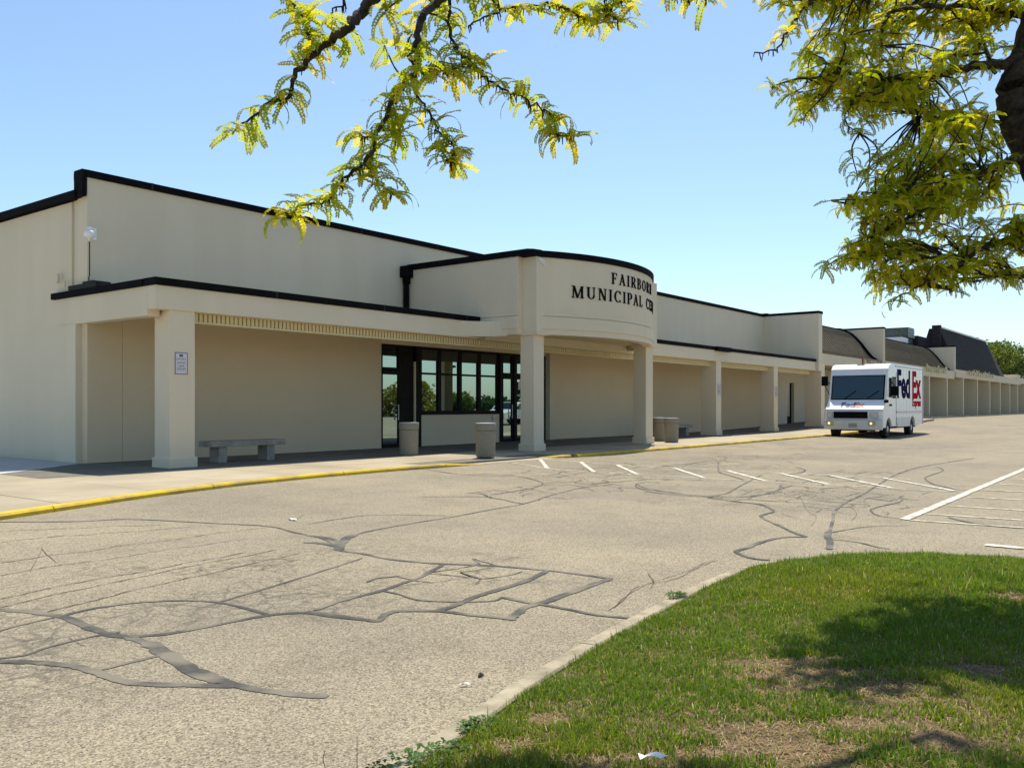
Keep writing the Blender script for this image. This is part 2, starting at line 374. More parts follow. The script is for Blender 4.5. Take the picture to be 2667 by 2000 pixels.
for cx, cy, r, n_ in [(12.2,5.1,1.6,22),(13.4,9,1.5,12),(17.5,8.6,2.2,14)]:
    for _ in range(n_):
        p = Vector((cx+random.gauss(0, r*.5), cy+random.gauss(0, r*.5), 0)); h = random.uniform(0, 6.28); pts = [p.copy()]
        for k in range(random.randint(3, 6)):
            h += random.gauss(0, .7); p = p + Vector((math.cos(h), math.sin(h), 0))*random.uniform(.07, .2); pts.append(p.copy())
        ribbon(pts, .006, .0035, mb, jit=.8, wj=.6, sub=2)
mb.build('open_cracks', HAIR, lot)['kind'] = 'stuff'

# paint: the hatched crossing in front of the doors and the hatched bay at right
def stripe(p, q, w, name='painted_line', z=.009):
    p = Vector((p[0], p[1], 0)); q = Vector((q[0], q[1], 0)); t = (q-p).normalized(); nn = Vector((-t.y, t.x, 0))*w/2; mb = MB()
    n_ = max(2, int((q-p).length/.15)); V = []
    for i in range(n_+1):
        c = p + (q-p)*i/n_; 
        e = random.uniform(-.006, .006)
        V += [(c.x+nn.x+e, c.y+nn.y, zr(c.x+nn.x, c.y+nn.y)+z), (c.x-nn.x+e, c.y-nn.y, zr(c.x, c.y)+z)]
    mb.add(V, [(2*i, 2*i+1, 2*i+3, 2*i+2) for i in range(n_)]); return mb.build(name, WHITEP, lot)
for k, y in enumerate([12.1, 10.96, 10.0, 8.62, 7.45, 6.38, 5.4, 4.45]):
    stripe((16.72, y), (14.8, y-1.58), .085, 'crossing_stripe')
stripe((16.75, 12.1), (16.75, 4.0), .045, z=.006); stripe((14.75, 10.4), (14.7, 2.9), .045, z=.006)
stripe((15.4, 12.1), (14.75, 10.4), .05, z=.006)
stripe((10.75, 2.63), (24.5, 2.83), .11)
for x in [10.72, 11.45, 12.55, 13.95, 15.3, 16.6, 17.9, 19.2, 20.5]: stripe((x, 2.56), (x+.25, -2.2), .05, 'hatch_line')
stripe((9.25, 1.55), (9.1, -1.5), .13)

# ------------------------------------------------------------------ sidewalk, kerbs
walk = empty('sidewalk', (9, 15, 0), kind='structure')
xe = [x*1.55 - 13.5 for x in range(0, 47)]
gap = .006
for x0, x1 in zip(xe, xe[1:]):
    ramp = x1 > 14.3 and x0 < 17.3
    b0, b1 = ky(x0), ky(x1)
    k_w = .15 if not ramp else 0
    ylim = 18.0 if x1 > 8.9 else 30
    rows = [(b0+k_w, b1+k_w), (13.4, 13.4), (14.75, 14.75), (16.4, 16.4), (ylim, ylim)]
    for j in range(4):
        a, b = rows[j], rows[j+1]
        if x1 < 4: 
            if j > 0: continue
            b = (30, 30)
        zz = .13; hz = random.uniform(-.0015, .0015)
        zt = [zz+hz+zg(x0), zz+hz+zg(x1), zz+hz+zg(x1), zz+hz+zg(x0)]
        if ramp and j == 0: zt = [.064, .064, .13, .13]
        m_ = CONCD if (j >= 2 and x1 > 8.0) else (CONC if not ramp or j else CONCP if False else CONC)  # rows behind the canopy's shadow edge get the tone with shade painted in
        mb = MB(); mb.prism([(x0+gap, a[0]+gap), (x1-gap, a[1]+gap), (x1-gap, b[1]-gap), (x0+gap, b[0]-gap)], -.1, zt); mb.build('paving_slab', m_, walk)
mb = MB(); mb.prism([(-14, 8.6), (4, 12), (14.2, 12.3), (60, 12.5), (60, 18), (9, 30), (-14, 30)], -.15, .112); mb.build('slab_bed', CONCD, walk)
mb = MB(); mb.prism([(3.5, 13.95), (6.6, 16.25), (8.9, 18.02), (8.9, 29), (3.5, 29)], .10, .136); mb.build('pale_apron', CONCP, walk)

kerb = empty('yellow_kerb', (9, 12, 0), kind='structure')
def kerb_run(pts, name, m, parent, w=.15, h=.13, seg=3.0, zb=-.1, flip=1, slope=.02, jt=.008):
    P = [Vector((x, y, 0)) for x, y in pts]; D = [0]
    for a, b in zip(P, P[1:]): D.append(D[-1]+(b-a).length)
    def pos(s):
        for i in range(len(P)-1):
            if s <= D[i+1] or i == len(P)-2:
                t = (s-D[i])/(D[i+1]-D[i]); return P[i]+(P[i+1]-P[i])*t
    s = 0
    while s < D[-1]-.05:
        e = min(s+seg, D[-1]); k = 6; V = []; 
        for i in range(k+1):
            q = s+jt+(e-s-2*jt)*i/k; c = pos(q); t = (pos(min(q+.25, D[-1]))-pos(max(q-.25, 0))).normalized(); nn = Vector((-t.y, t.x, 0))*flip
            hh = h + zg(c.x) if not callable(h) else h(q, D[-1])
            prof = [(0, zb), (0, hh-.03), (slope, hh-.004), (slope+.02, hh), (w-.01, hh), (w, hh-.01), (w, zb)]
            V += [(c.x+nn.x*a, c.y+nn.y*a, z) for a, z in prof]
        F = []
        for i in range(k):
            for j in range(6): F.append((i*7+j, i*7+j+1, (i+1)*7+j+1, (i+1)*7+j))
        F.append(tuple(range(6, -1, -1))); F.append(tuple(k*7+j for j in range(7)))
        if flip < 0: pass
        mb = MB(); mb.add(V, [f[::-1] for f in F] if flip > 0 else F); mb.build(name, m, parent); s = e
kerb_run([(x, ky(x)) for x in [-14,-8,-4,0,2,4.2,5.4,6.54,7.4,8.3,9.2,10.07,12,13.4]], 'kerb_stone', YEL, kerb)
kerb_run([(13.4, ky(13.4)), (14.6, 12.05)], 'kerb_stone', YEL, kerb, h=lambda q, T: .13-.062*q/T)
kerb_run([(16.75, 12.6), (17.0, 12.25), (17.3, 11.98), (17.75, 11.9)], 'kerb_stone', YEL, kerb, h=lambda q, T: .07+.06*min(1, q/T*1.3))
kerb_run([(x, ky(x)) for x in range(18, 46, 3)], 'kerb_stone', YEL, kerb)
# far walkway in front of the shops
mb = MB(); 
mb.prism([(46, 14.4), (60, 14.6), (60, 18.2), (46, 18.2)], -.1, [.24, .60, .60, .24]); mb.prism([(60, 14.6), (140, 14.6), (140, 18.2), (60, 18.2)], -.1, .57)
tag(mb.build('shop_walkway', CONC), kind='structure')

# ------------------------------------------------------------------ municipal building
B = empty('municipal_building', (9, 18, 0), 'long tan stucco building with black roof edging and a curved entrance drum', 'building')
def bx(name, m, x0, x1, y0, y1, z0, z1, parent=B, bevel=0):
    mb = MB(); mb.box(x0, x1, y0, y1, z0, z1); return mb.build(name, m, parent, bevel)
mb = MB()
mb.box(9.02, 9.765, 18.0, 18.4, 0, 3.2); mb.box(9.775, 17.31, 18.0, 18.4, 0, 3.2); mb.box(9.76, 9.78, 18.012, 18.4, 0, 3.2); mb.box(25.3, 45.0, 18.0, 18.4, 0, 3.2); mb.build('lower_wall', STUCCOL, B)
mb = MB(); mb.box(9.02, 17.31, 18.0, 18.4, 3.2, 6.0)
mb.box(17.31, 25.3, 18.0, 18.4, 3.06, 6.0); mb.box(25.3, 45.0, 18.0, 18.4, 3.2, 6.0)
mb.build('front_wall', STUCCO, B)
mb = MB(); mb.box(9.05, 9.4, 18.4, 34, 0, 5.6); mb.box(9.0, 9.05, 18.62, 34, 0, 5.57); mb.build('end_wall', STUCCO, B)
mb = MB(); mb.box(8.98, 45.02, 17.95, 18.5, 6.0, 6.15); mb.build('parapet_coping', BLACK, B, .01)
mb = MB(); mb.box(8.86, 9.5, 18.22, 34, 5.61, 5.75); mb.box(8.9, 8.99, 17.97, 18.32, 5.61, 6.15); mb.build('low_coping', BLACK, B)
mb = MB(); mb.box(9.4, 45, 18.4, 60, 5.3, 5.4); mb.build('flat_roof', CONCD, B)
# recessed shop part of the wall past the wing, with two dark doors
bx('far_wall', STUCCO2, 45.0, 48.4, 18.0, 18.4, 0, 4.0); bx('far_wall', STUCCO2, 49.5, 51.3, 18.0, 18.4, 0, 4.0)
bx('far_wall', STUCCO2, 48.4, 49.5, 18.0, 18.4, 2.62, 4.0); bx('far_wall', STUCCO2, 51.3, 58, 18.0, 18.4, 2.7, 4.0)
bx('door', BRONZE, 48.42, 49.48, 18.15, 18.2, .2, 2.6); bx('door', BRONZE, 51.3, 52.2, 18.15, 18.2, .3, 2.68)
bx('wing_wall', STUCCO, 45.0, 45.55, 15.1, 18.0, 3.1, 6.02); bx('wing_coping', BLACK, 44.97, 45.58, 15.07, 17.95, 6.021, 6.15)
mb0 = None
JNT = mat('coping_joint', (.02,.02,.021), (.028,.028,.03), 9, .7, spec=.1)
for k in range(12):
    bx('coping_joint', JNT, 10.4+k*3.05, 10.45+k*3.05, 17.947, 17.95, 6.0, 6.152)
for x in (11.6, 14.7, 17.7, 29, 32, 35.1, 38.1, 41.2, 44): bx('coping_joint', JNT, x, x+.045, 15.196, 15.2, 3.56, 3.702)
# canopy
for i, (a, b) in enumerate([(8.92, 18.3), (26.86, 45.0)]):
    bx('canopy_fascia', STUCCO, a, b, 15.25, 15.55, 3.12, 3.56, bevel=.012)
    bx('canopy_roof', CONCD, a+.1, b, 15.56, 18.0, 3.42, 3.5)
    bx('canopy_coping', BLACK, a-.04 if i == 0 else a+.4, b-.02, 15.2, 15.62, 3.561, 3.70, bevel=.008)
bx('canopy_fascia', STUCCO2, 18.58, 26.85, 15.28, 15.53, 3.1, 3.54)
bx('canopy_fascia', STUCCO, 8.92, 9.18, 15.55, 19.15, 3.0, 3.56, bevel=.01)
bx('end_pier', STUCCO, 8.90, 9.047, 18.25, 19.1, 0, 3.0)
bx('canopy_coping', BLACK, 8.86, 9.0, 15.62, 19.25, 3.561, 3.69)
bx('scupper_box', BLACK, 33.0, 34.3, 15.08, 15.2, 3.52, 3.70)
arcp = [(17.35+.95*math.sin(R_(a)), 14.3+.95*math.cos(R_(a))) for a in range(0, 91, 10)]
mb = MB(); mb.prism([(18.31, 15.26)]+[(x, y) for x, y in arcp][:0]+arcp[:1]+arcp[1:], 3.15, 3.55); mb.build('curved_return', STUCCO, B)
bx('wall_pilaster', STUCCO2, 25.22, 25.5, 17.82, 18.0, .1, 3.1)
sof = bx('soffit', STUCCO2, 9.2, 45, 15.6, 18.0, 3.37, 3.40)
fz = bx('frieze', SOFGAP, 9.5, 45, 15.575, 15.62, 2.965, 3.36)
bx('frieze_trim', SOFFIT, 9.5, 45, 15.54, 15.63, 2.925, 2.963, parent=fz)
pm = None
for k in range(117):
    x = 9.52+k*.303
    if pm is None:
        mb = MB()
        for e in (0, .101, .202): mb.box(x+e, x+e+.072, 15.548, 15.575, 2.965, 3.14)
        pm = mb.build('frieze_board', SOFFIT, fz)
    else:
        o = pm.copy(); COL.objects.link(o); o.location = (k*.303, 0, 0)
# columns
def column(x0, x1, y0, y1, top, z=.13, flare=.035):
    mb = MB(); mb.box(x0, x1, y0, y1, z, top); c = mb.build('column', STUCCO, B, .02)
    mb = MB(); mb.box(x0-flare, x1+flare, y0-flare, y1+flare, z-.03, z+.19); mb.build('column_base', STUCCO, c, .015)
    return c
c1 = column(9.24, 9.77, 15.3, 15.84, 3.13)
for x in (33.3, 39.5): column(x, x+.48, 15.3, 15.95, 3.13)
column(45.45, 46.0, 15.12, 15.95, 3.45, z=.2)
# drum over the doors
CX, CYD, RD = 21.75, 18.49, 5.79
def arc_ring(r0, r1, z0, z1, a0=-32.2, a1=59., n=52):
    mb = MB(); V = []; F = []
    for i in range(n+1):
        q = R_(a0+(a1-a0)*i/n); s_, c_ = math.sin(q), math.cos(q)
        V += [(CX+r0*s_, CYD-r0*c_, z0), (CX+r1*s_, CYD-r1*c_, z0), (CX+r1*s_, CYD-r1*c_, z1), (CX+r0*s_, CYD-r0*c_, z1)]
    for i in range(n):
        for j in range(4): F.append((i*4+j, (i+1)*4+j, (i+1)*4+(j+1) % 4, i*4+(j+1) % 4))
    F += [(0, 1, 2, 3), (n*4+3, n*4+2, n*4+1, n*4)]
    mb.add(V, F); return mb
rot = arc_ring(RD-.3, RD, 3.77, 5.2).build('entrance_drum', STUCCO, B)
for a, b, e in [(3.18, 3.33, .0), (3.33, 3.65, .028), (3.65, 3.67, -.02), (3.67, 3.77, .012)]:
    arc_ring(RD-.3, RD+e, a, b).build('drum_band', STUCCO, rot)
    for x0, x1 in ((18.3-e, 18.55),):
        mb = MB(); mb.box(x0, x1, 13.95, 15.25 if a < 3.6 else 18.0, a, b); mb.build('drum_side_band', STUCCO, rot)
mb = MB(); mb.box(18.3, 18.55, 13.95, 18.0, 3.77, 5.2); mb.build('drum_side_wall', STUCCO, rot)
mb = MB(); mb.box(26.6, 26.85, 15.57, 18.0, 3.2, 5.2); mb.build('drum_side_wall', STUCCO, rot)
arc_ring(RD-.34, RD+.045, 5.2, 5.37, -33, 59.5).build('drum_coping', BLACK, rot)
mb = MB(); mb.prism([(18.26, 17.93), (18.26, 13.62), (18.38, 13.50), (18.66, 13.44), (18.62, 17.93)], 5.202, 5.366); mb.build('drum_coping', BLACK, rot); 
mb = MB(); mb.box(26.56, 26.9, 15.57, 17.93, 5.202, 5.366); mb.build('drum_coping', BLACK, rot)
# roof and soffit of the drum
def drum_slab(z0, z1):
    pts = [(CX+(RD-.28)*math.sin(R_(a)), CYD-(RD-.28)*math.cos(R_(a))) for a in range(-31, 54, 4)] + [(26.2, 15.27), (18.56, 15.27)]
    mb = MB(); mb.prism(pts, z0, z1); return mb
drum_slab(3.34, 3.36).build('drum_soffit', SOFFIT, rot); drum_slab(5.0, 5.05).build('drum_roof', CONCD, rot)
mb = MB(); mb.box(18.56, 26.6, 15.3, 18, 5.0, 5.05); mb.build('drum_roof', CONCD, rot)
for x0 in (18.56, 24.5):
    column(x0, x0+.45, 13.62, 14.07, 3.2)
    mb = MB(); mb.box(x0-.05, x0+.49, 13.50, 14.1, 3.23, 5.19); mb.build('pier', STUCCO, rot, .01)
    mb = MB(); mb.box(x0-.075, x0+.515, 13.475, 14.12, 3.16, 3.23); mb.build('pier_cap', STUCCO, rot, .01)
SUNP = mat('painted_sun_patch', (.72,.70,.66), (.62,.60,.56), 4, .5)  # pale colour standing for sunlight on the pier
mb = MB(); mb.extr([(18.52, 13.49, 5.15), (19.03, 13.49, 5.17), (18.92, 13.49, 4.97), (18.82, 13.49, 4.98)], (0, -.015, 0), (0, .004, 0)); mb.build('sun_patch', SUNP, rot)  # thin pale plate painted as a triangle of sun at the pier top
# rainwater box and pipe in the corner
mb = MB(); mb.prism([(18.02, 17.72), (18.3, 17.72), (18.3, 17.98), (18.02, 17.98)], 4.98, 5.30); mb.box(18.1, 18.24, 17.78, 17.94, 4.8, 4.98); dp = mb.build('rainwater_head', BLACK, B)
mb = MB(); mb.box(18.12, 18.23, 17.82, 17.94, 3.5, 4.8); mb.build('downpipe', BLACK, B)
# two rods of the pipe bracket
# letters, serif capitals built stroke by stroke (unit cap height 1)
T, t_ = .165, .075
def stroke(x0, y0, x1, y1, w): 
    d = Vector((x1-x0, y1-y0)); n = Vector((-d.y, d.x)).normalized()*w/2
    if abs(d.x) > .02 and abs(d.y) > .02:    # slanted strokes end flat
        k = w/2*math.hypot(d.x, d.y)/abs(d.y); return [(x0-k, y0), (x0+k, y0), (x1+k, y1), (x1-k, y1)]
    return [(x0-n.x, y0-n.y), (x1-n.x, y1-n.y), (x1+n.x, y1+n.y), (x0+n.x, y0+n.y)]
def ser(x, y, w=.32): return [(x-w/2, y-.03), (x+w/2, y-.03), (x+w/2, y+.03), (x-w/2, y+.03)]
def bowl(cx, cy, rx, ry, a0, a1, w0=t_, w1=T, n=12):
    out = []
    for i in range(n):
        q = []
        for a in (a0+(a1-a0)*i/n, a0+(a1-a0)*(i+1)/n):
            c, s = math.cos(R_(a)), math.sin(R_(a)); w = w0+(w1-w0)*abs(c)
            q.append(((cx+(rx-w/2)*c, cy+(ry-w0/2)*s), (cx+(rx+w/2)*c, cy+(ry+w0/2)*s)))
        out.append([q[0][0], q[0][1], q[1][1], q[1][0]])
    return out
GL = {
 'F': (.62, [stroke(.16,0,.16,1,T), ser(.16,.03), ser(.12,.97,.26), stroke(.1,.965,.58,.965,.07), stroke(.2,.52,.46,.52,.07), stroke(.565,.97,.565,.76,.05), stroke(.46,.62,.46,.42,.045)]),
 'E': (.66, [stroke(.16,0,.16,1,T), stroke(.04,.965,.58,.965,.07), stroke(.2,.52,.46,.52,.07), stroke(.04,.035,.6,.035,.07), stroke(.565,.97,.565,.76,.05), stroke(.6,.03,.6,.26,.05), stroke(.46,.62,.46,.42,.045)]),
 'L': (.60, [stroke(.16,0,.16,1,T), ser(.16,.97), stroke(.04,.035,.56,.035,.07), stroke(.555,.03,.555,.28,.05)]),
 'A': (.80, [stroke(.12,0,.42,1,t_), stroke(.68,0,.38,1,T), ser(.12,.03,.26), ser(.68,.03,.3), stroke(.22,.34,.58,.34,.06)]),
 'I': (.36, [stroke(.18,0,.18,1,T), ser(.18,.03), ser(.18,.97)]),
 'R': (.76, [stroke(.16,0,.16,1,T), ser(.16,.03), ser(.10,.97,.2), stroke(.14,.965,.4,.965,.07), stroke(.14,.5,.4,.5,.07), *bowl(.38,.73,.2,.235,-90,90), stroke(.68,0,.36,.5,T*.95), ser(.68,.03,.2)]),
 'P': (.66, [stroke(.16,0,.16,1,T), ser(.16,.03), ser(.10,.97,.2), stroke(.14,.965,.4,.965,.07), stroke(.14,.46,.4,.46,.07), *bowl(.38,.715,.21,.255,-90,90)]),
 'B': (.72, [stroke(.16,0,.16,1,T), ser(.10,.03,.2), ser(.10,.97,.2), stroke(.14,.965,.38,.965,.07), stroke(.14,.53,.38,.53,.06), stroke(.14,.035,.38,.035,.07), *bowl(.36,.75,.19,.22,-90,90), *bowl(.38,.28,.23,.25,-90,90)]),
 'O': (.86, bowl(.43,.5,.33,.47,0,360,n=24)),
 'C': (.80, [*bowl(.43,.5,.33,.47,40,320,n=20), stroke(.70,.98,.70,.70,.05), stroke(.70,.02,.70,.22,.04)]),
 'N': (.84, [stroke(.15,0,.15,1,t_), stroke(.69,0,.69,1,t_), stroke(.66,0,.18,1,T), ser(.15,.03,.26), ser(.69,.97,.26), ser(.12,.97,.2)]),
 'M': (1.02, [stroke(.15,0,.17,1,t_), stroke(.86,0,.86,1,T), stroke(.50,0,.20,1,T*.95), stroke(.50,0,.82,1,t_), ser(.15,.03,.26), ser(.86,.03,.3), ser(.12,.97,.2), ser(.88,.97,.22)]),
 'U': (.82, [stroke(.17,.3,.17,1,T), stroke(.66,.3,.66,1,t_), ser(.17,.97), ser(.66,.97,.26), *bowl(.415,.32,.245,.29,180,360)]),
 'T': (.72, [stroke(.36,0,.36,1,T), ser(.36,.03), stroke(.06,.965,.66,.965,.07), stroke(.065,.97,.065,.74,.05), stroke(.655,.97,.655,.74,.05)]),
}
def drum_text(s, h, z, centre, sp, xs=1.28):
    adv = [(GL[c][0]*h*xs+sp if c != ' ' else h*.9) for c in s]; tot = sum(adv); x = centre-tot/2
    for c, a in zip(s, adv):
        if c != ' ':
            mb = MB()
            for poly in GL[c][1]:
                V = []
                for rr in (RD+.002, RD+.022):
                    for px, py in poly:
                        th = (x+px*h*xs-CX)/RD; V.append((CX+rr*math.sin(th), CYD-rr*math.cos(th), z+py*h))
                n_ = len(poly); mb.add(V, [tuple(range(n_-1, -1, -1)), tuple(range(n_, 2*n_))] + [(i, (i+1) % n_, (i+1) % n_+n_, i+n_) for i in range(n_)])
            mb.build('letter', BLACK, rot)
        x += a
drum_text('FAIRBORN', .31, 4.68, 22.5, .095)
drum_text('MUNICIPAL CENTER', .32, 4.19, 22.5, .088)

# storefront
REFLP = mat('soffit_reflection', (.020,.018,.010), (.035,.030,.018), 3, .5)  # colour of the dark soffit reflection, painted instead of mirrored
yF = 18.04
def storefront_bay(x0, x1, z0, z1, zt, name='window', bars=()):
    f = MB(); w = .075
    f.box(x0, x1, yF, yF+.1, z1-w, z1); f.box(x0, x1, yF, yF+.1, z0, z0+w)
    f.box(x0, x0+w, yF, yF+.1, z0+w, z1-w); f.box(x1-w, x1, yF, yF+.1, z0+w, z1-w)
    if zt: f.box(x0+w, x1-w, yF+.01, yF+.09, zt-.03, zt+.03)
    fr = f.build(name, BRONZE, B)
    zs = [z0+w] + ([zt-.03, zt+.03] if zt else []) + [z1-w]
    for a, b in zip(zs[::2], zs[1::2]):
        mb = MB(); mb.box(x0+w, x1-w, yF+.045, yF+.06, a, b); mb.build('pane', GLASS, fr)
    if zt: mb = MB(); mb.box(x0+w, x1-w, yF+.02, yF+.044, 2.66, z1-w); mb.build('reflection_panel', REFLP, fr)  # opaque panel before the pane stands in for the reflected soffit
    return fr
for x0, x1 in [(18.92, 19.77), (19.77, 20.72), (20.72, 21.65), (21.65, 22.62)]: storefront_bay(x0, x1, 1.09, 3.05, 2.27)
bx('sill', BRONZE, 18.86, 22.8, 17.98, 18.14, 1.05, 1.09)
bx('knee_wall', STUCCO2, 18.9, 22.78, 18.02, 18.2, .05, 1.05)
def glass_door(x0, x1, hs):
    f = MB(); f.box(x0, x1, yF, yF+.09, 2.2, 2.32); f.box(x0, x1, yF, yF+.09, .12, .24); f.box(x0, x0+.08, yF, yF+.09, .24, 2.2); f.box(x1-.08, x1, yF, yF+.09, .24, 2.2)
    d = f.build('door', BRONZE, B)
    mb = MB(); mb.box(x0+.08, x1-.08, yF+.03, yF+.05, .24, 2.2); mb.build('pane', GLASS, d)
    hx = x0+.12 if hs < 0 else x1-.12
    mb = MB(); mb.tube([(hx, yF-.05, .9), (hx, yF-.05, 1.35)], .015, 8); mb.tube([(hx, yF, .93), (hx, yF-.05, .93)], .01); mb.tube([(hx, yF, 1.32), (hx, yF-.05, 1.32)], .01); mb.build('handle', GREYM, d)
    storefront_bay(x0, x1, 2.33, 3.05, None, 'transom')
glass_door(17.33, 18.1, 1); glass_door(22.8, 23.42, 1); glass_door(23.55, 24.35, -1); glass_door(24.4, 25.25, -1)
bx('door_post', BRONZE, 22.64, 22.79, 17.99, 18.16, .1, 3.05); bx('door_post', BRONZE, 23.42, 23.55, 18.0, 18.16, .1, 3.05)
bx('dark_panel', BRONZE, 18.1, 18.66, 18.06, 18.12, .1, 3.05); bx('panel_strip', STUCCO2, 18.66, 18.7, 18.0, 18.12, .1, 2.6); bx('door_post', BRONZE, 18.7, 18.92, 17.99, 18.15, .1, 3.05)
mb = MB(); mb.box(17.31, 25.3, 18.25, 18.3, 0, 3.05); mb.build('dark_interior', BRONZE, B)
mb = MB(); mb.box(22.25, 22.33, 17.97, 18.02, .86, 1.0); mb.build('push_plate', GREYM, B)
mb = MB(); mb.lathe([(.05, 0), (.05, .03), (.035, .06), (.01, .075)], (18.7, 17.6, 3.02), 12); mb.build('soffit_camera', WHITE, B)
bx('door_notice', SIGNW, 23.66, 23.98, 18.02, 18.035, 1.86, 2.12)

# ------------------------------------------------------------------ things round the entrance
def bin_(p, label, first=None):
    if first is None:
        r = empty('litter_bin', p, label, 'litter bin', 'round pebble concrete litter bins')
        c = Vector(p)
        MB().lathe([(.205,0),(.215,.02),(.222,.03),(.232,.60),(.225,.61)], c).build('bin_body', AGGR, r)
        MB().lathe([(.218,.612),(.24,.625),(.24,.745),(.232,.76)], c).build('bin_lid', AGGR, r)
        MB().lathe([(.235,.761),(.235,.785),(.12,.79)], c).build('lid_rim', CONCP, r)
        return r
    r = copy_tree(first); r.location = p; r['label'] = label; return r
def gb(u, v): p = g(u, v, .13) + FW*.22; return (p.x, p.y, .132)
b1 = bin_(gb(1062, 1187), 'round concrete litter bin beside the left glass entrance door')
bin_(gb(1264, 1192), 'round concrete litter bin alone at the pavement edge before the windows', b1)
bin_(gb(1720, 1149), 'rear concrete litter bin of the pair beyond the drum column', b1)
bin_(gb(1752, 1152), 'front concrete litter bin of the pair beyond the drum column', b1)
BENCHM = mat('bench_concrete', (.22,.21,.17), (.33,.31,.26), 6, .9, .5, 60)
def bench(p, label, first=None):
    if first is None:
        r = empty('bench', p, label, 'bench', 'concrete slab benches under the canopy'); x, y, z = p
        mb = MB(); mb.box(x-.92, x+.95, y-.22, y+.22, z+.33, z+.45); mb.build('seat', BENCHM, r, .012)
        for s in (-1, 1):
            mb = MB(); mb.box(x+s*.60-.1, x+s*.60+.1, y-.17, y+.17, z, z+.33); mb.build('leg', BENCHM, r, .008)
        return r
    r = copy_tree(first); r.location = p; r['label'] = label; return r
bn = bench((11.42, 16.1, .132), 'backless concrete bench beside the near corner column')
bench((31.2, 16.0, .132), 'backless concrete bench behind the pair of litter bins', bn)

def notice(x0, x1, y, z0, z1, label, rows=True, grp=None):
    r = empty('notice_sign', (x0, y, z0), label, 'sign', grp)
    mb = MB(); mb.box(x0, x1, y-.012, y-.002, z0, z1); mb.build('sign_plate', SIGNW, r)
    mb = MB(); e = .012; yy = y-.0145
    for a, b, c, d in [(x0+.008, x1-.008, z1-.02, z1-.008), (x0+.008, x1-.008, z0+.008, z0+.02), (x0+.008, x0+.02, z0+.02, z1-.02), (x1-.02, x1-.008, z0+.02, z1-.02)]: mb.box(a, b, yy, y-.0125, c, d)
    if rows:
        w = x1-x0; h = z1-z0
        mb.box(x0+w*.35, x0+w*.62, yy, y-.0125, z0+h*.80, z0+h*.90)
        for fz, a, b, n_ in [(.66,.14,.86,7), (.50,.2,.84,6), (.345,.3,.76,4), (.215,.18,.86,6)]:
            for k in range(n_):
                xa = x0+w*(a+(b-a)*k/n_); xb = xa+w*(b-a)/n_*.68
                mb.box(xa, xa+(xb-xa)*.34, yy, y-.0125, z0+h*fz, z0+h*(fz+.075)); mb.box(xa, xb, yy, y-.0125, z0+h*(fz+.03*(k % 3)), z0+h*(fz+.018+.03*(k % 3))); 
    else:
        w = x1-x0; h = z1-z0
        for fz in (.75, .55, .35, .2): mb.box(x0+w*.2, x1-w*.2, yy, y-.0125, z0+h*fz, z0+h*(fz+.08))
    mb.build('sign_print', SIGNK, r)
notice(9.33, 9.61, 15.3, 1.90, 2.33, 'white framed notice sign on the near corner column')
notice(33.4, 33.7, 15.3, 1.75, 2.2, 'small pale notice on the column behind the bench', False, 'small notices on the far columns')
notice(39.6, 39.9, 15.3, 1.75, 2.2, 'small pale notice on the column left of the delivery van', False, 'small notices on the far columns')

cm = empty('security_camera', (8.98, 17.8, 3.7), 'white dome security camera on a thin pole above the canopy corner', 'security camera')
mb = MB(); mb.prism([(8.865, 17.35), (9.35, 17.42), (8.99, 17.95), (8.87, 18.5)], 3.695, 3.79); mb.box(8.87, 9.25, 17.5, 17.9, 3.79, 3.83); mb.build('ballast_mat', RUBBER, cm)
mb = MB(); mb.tube([(8.96, 17.8, 3.8), (8.955, 17.81, 3.92), (8.98, 17.83, 3.96), (8.98, 17.83, 4.65)], .011, 6); mb.build('pole', BRONZE, cm)
mb = MB(); mb.lathe([(.03, 0), (.035, .05), (.07, .06), (.105, .1), (.112, .16), (.10, .2), (.05, .23), (.03, .24)], (8.965, 17.80, 4.66), 20); mb.build('dome', WHITE, cm, smooth=True)
mb = MB(); mb.lathe([(.05, 0), (.052, .04), (.02, .07)], (8.96, 17.78, 4.885), 14); mb.box(8.99, 9.1, 17.78, 17.9, 4.70, 4.94); mb.build('housing', WHITE, cm)
mb = MB(); mb.box(8.9, 8.926, 18.72, 18.77, 3.80, 3.94)
tag(mb.build('conduit_box', STUCCO2), 'small tan conduit box on the end wall, right one above the canopy edge', 'conduit box')
mb = MB(); mb.box(8.88, 8.926, 18.98, 19.06, 3.9, 4.1)
tag(mb.build('conduit_box', STUCCO2), 'taller tan conduit box on the end wall, left one above the canopy edge', 'conduit box')

# ------------------------------------------------------------------ the shops beyond
def shop(name, label, xa, xb, zf0, zf1, cols, z0):
    r = empty(name, (xa, 18, 0), label, 'shop building', 'row of shops beyond the municipal building')
    mb = MB(); mb.box(xa, xb, 15.25, 15.55, zf0, zf1); mb.build('fascia', STUCCO2, r)
    mb = MB(); mb.box(xa, xb, 15.55, 18.2, zf0+.05, zf0+.1); mb.build('soffit', STUCCO2, r)
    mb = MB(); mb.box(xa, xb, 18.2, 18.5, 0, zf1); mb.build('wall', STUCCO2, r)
    x = xa+.6
    while x+2.6 < xb:
        mb = MB(); mb.box(x, x+2.4, 18.1, 18.19, z0+.4, zf0-.35); w_ = mb.build('shop_window', BRONZE, r)
        mb = MB(); mb.box(x+.08, x+1.16, 18.07, 18.095, z0+.48, zf0-.43); mb.box(x+1.24, x+2.32, 18.07, 18.095, z0+.48, zf0-.43); mb.build('pane', SHOPD, w_)
        x += 6.0
    for c in cols:
        mb = MB(); mb.box(c-.17, c+.17, 15.28, 16.5, z0, zf0); mb.build('column', STUCCO2, r)
    return r
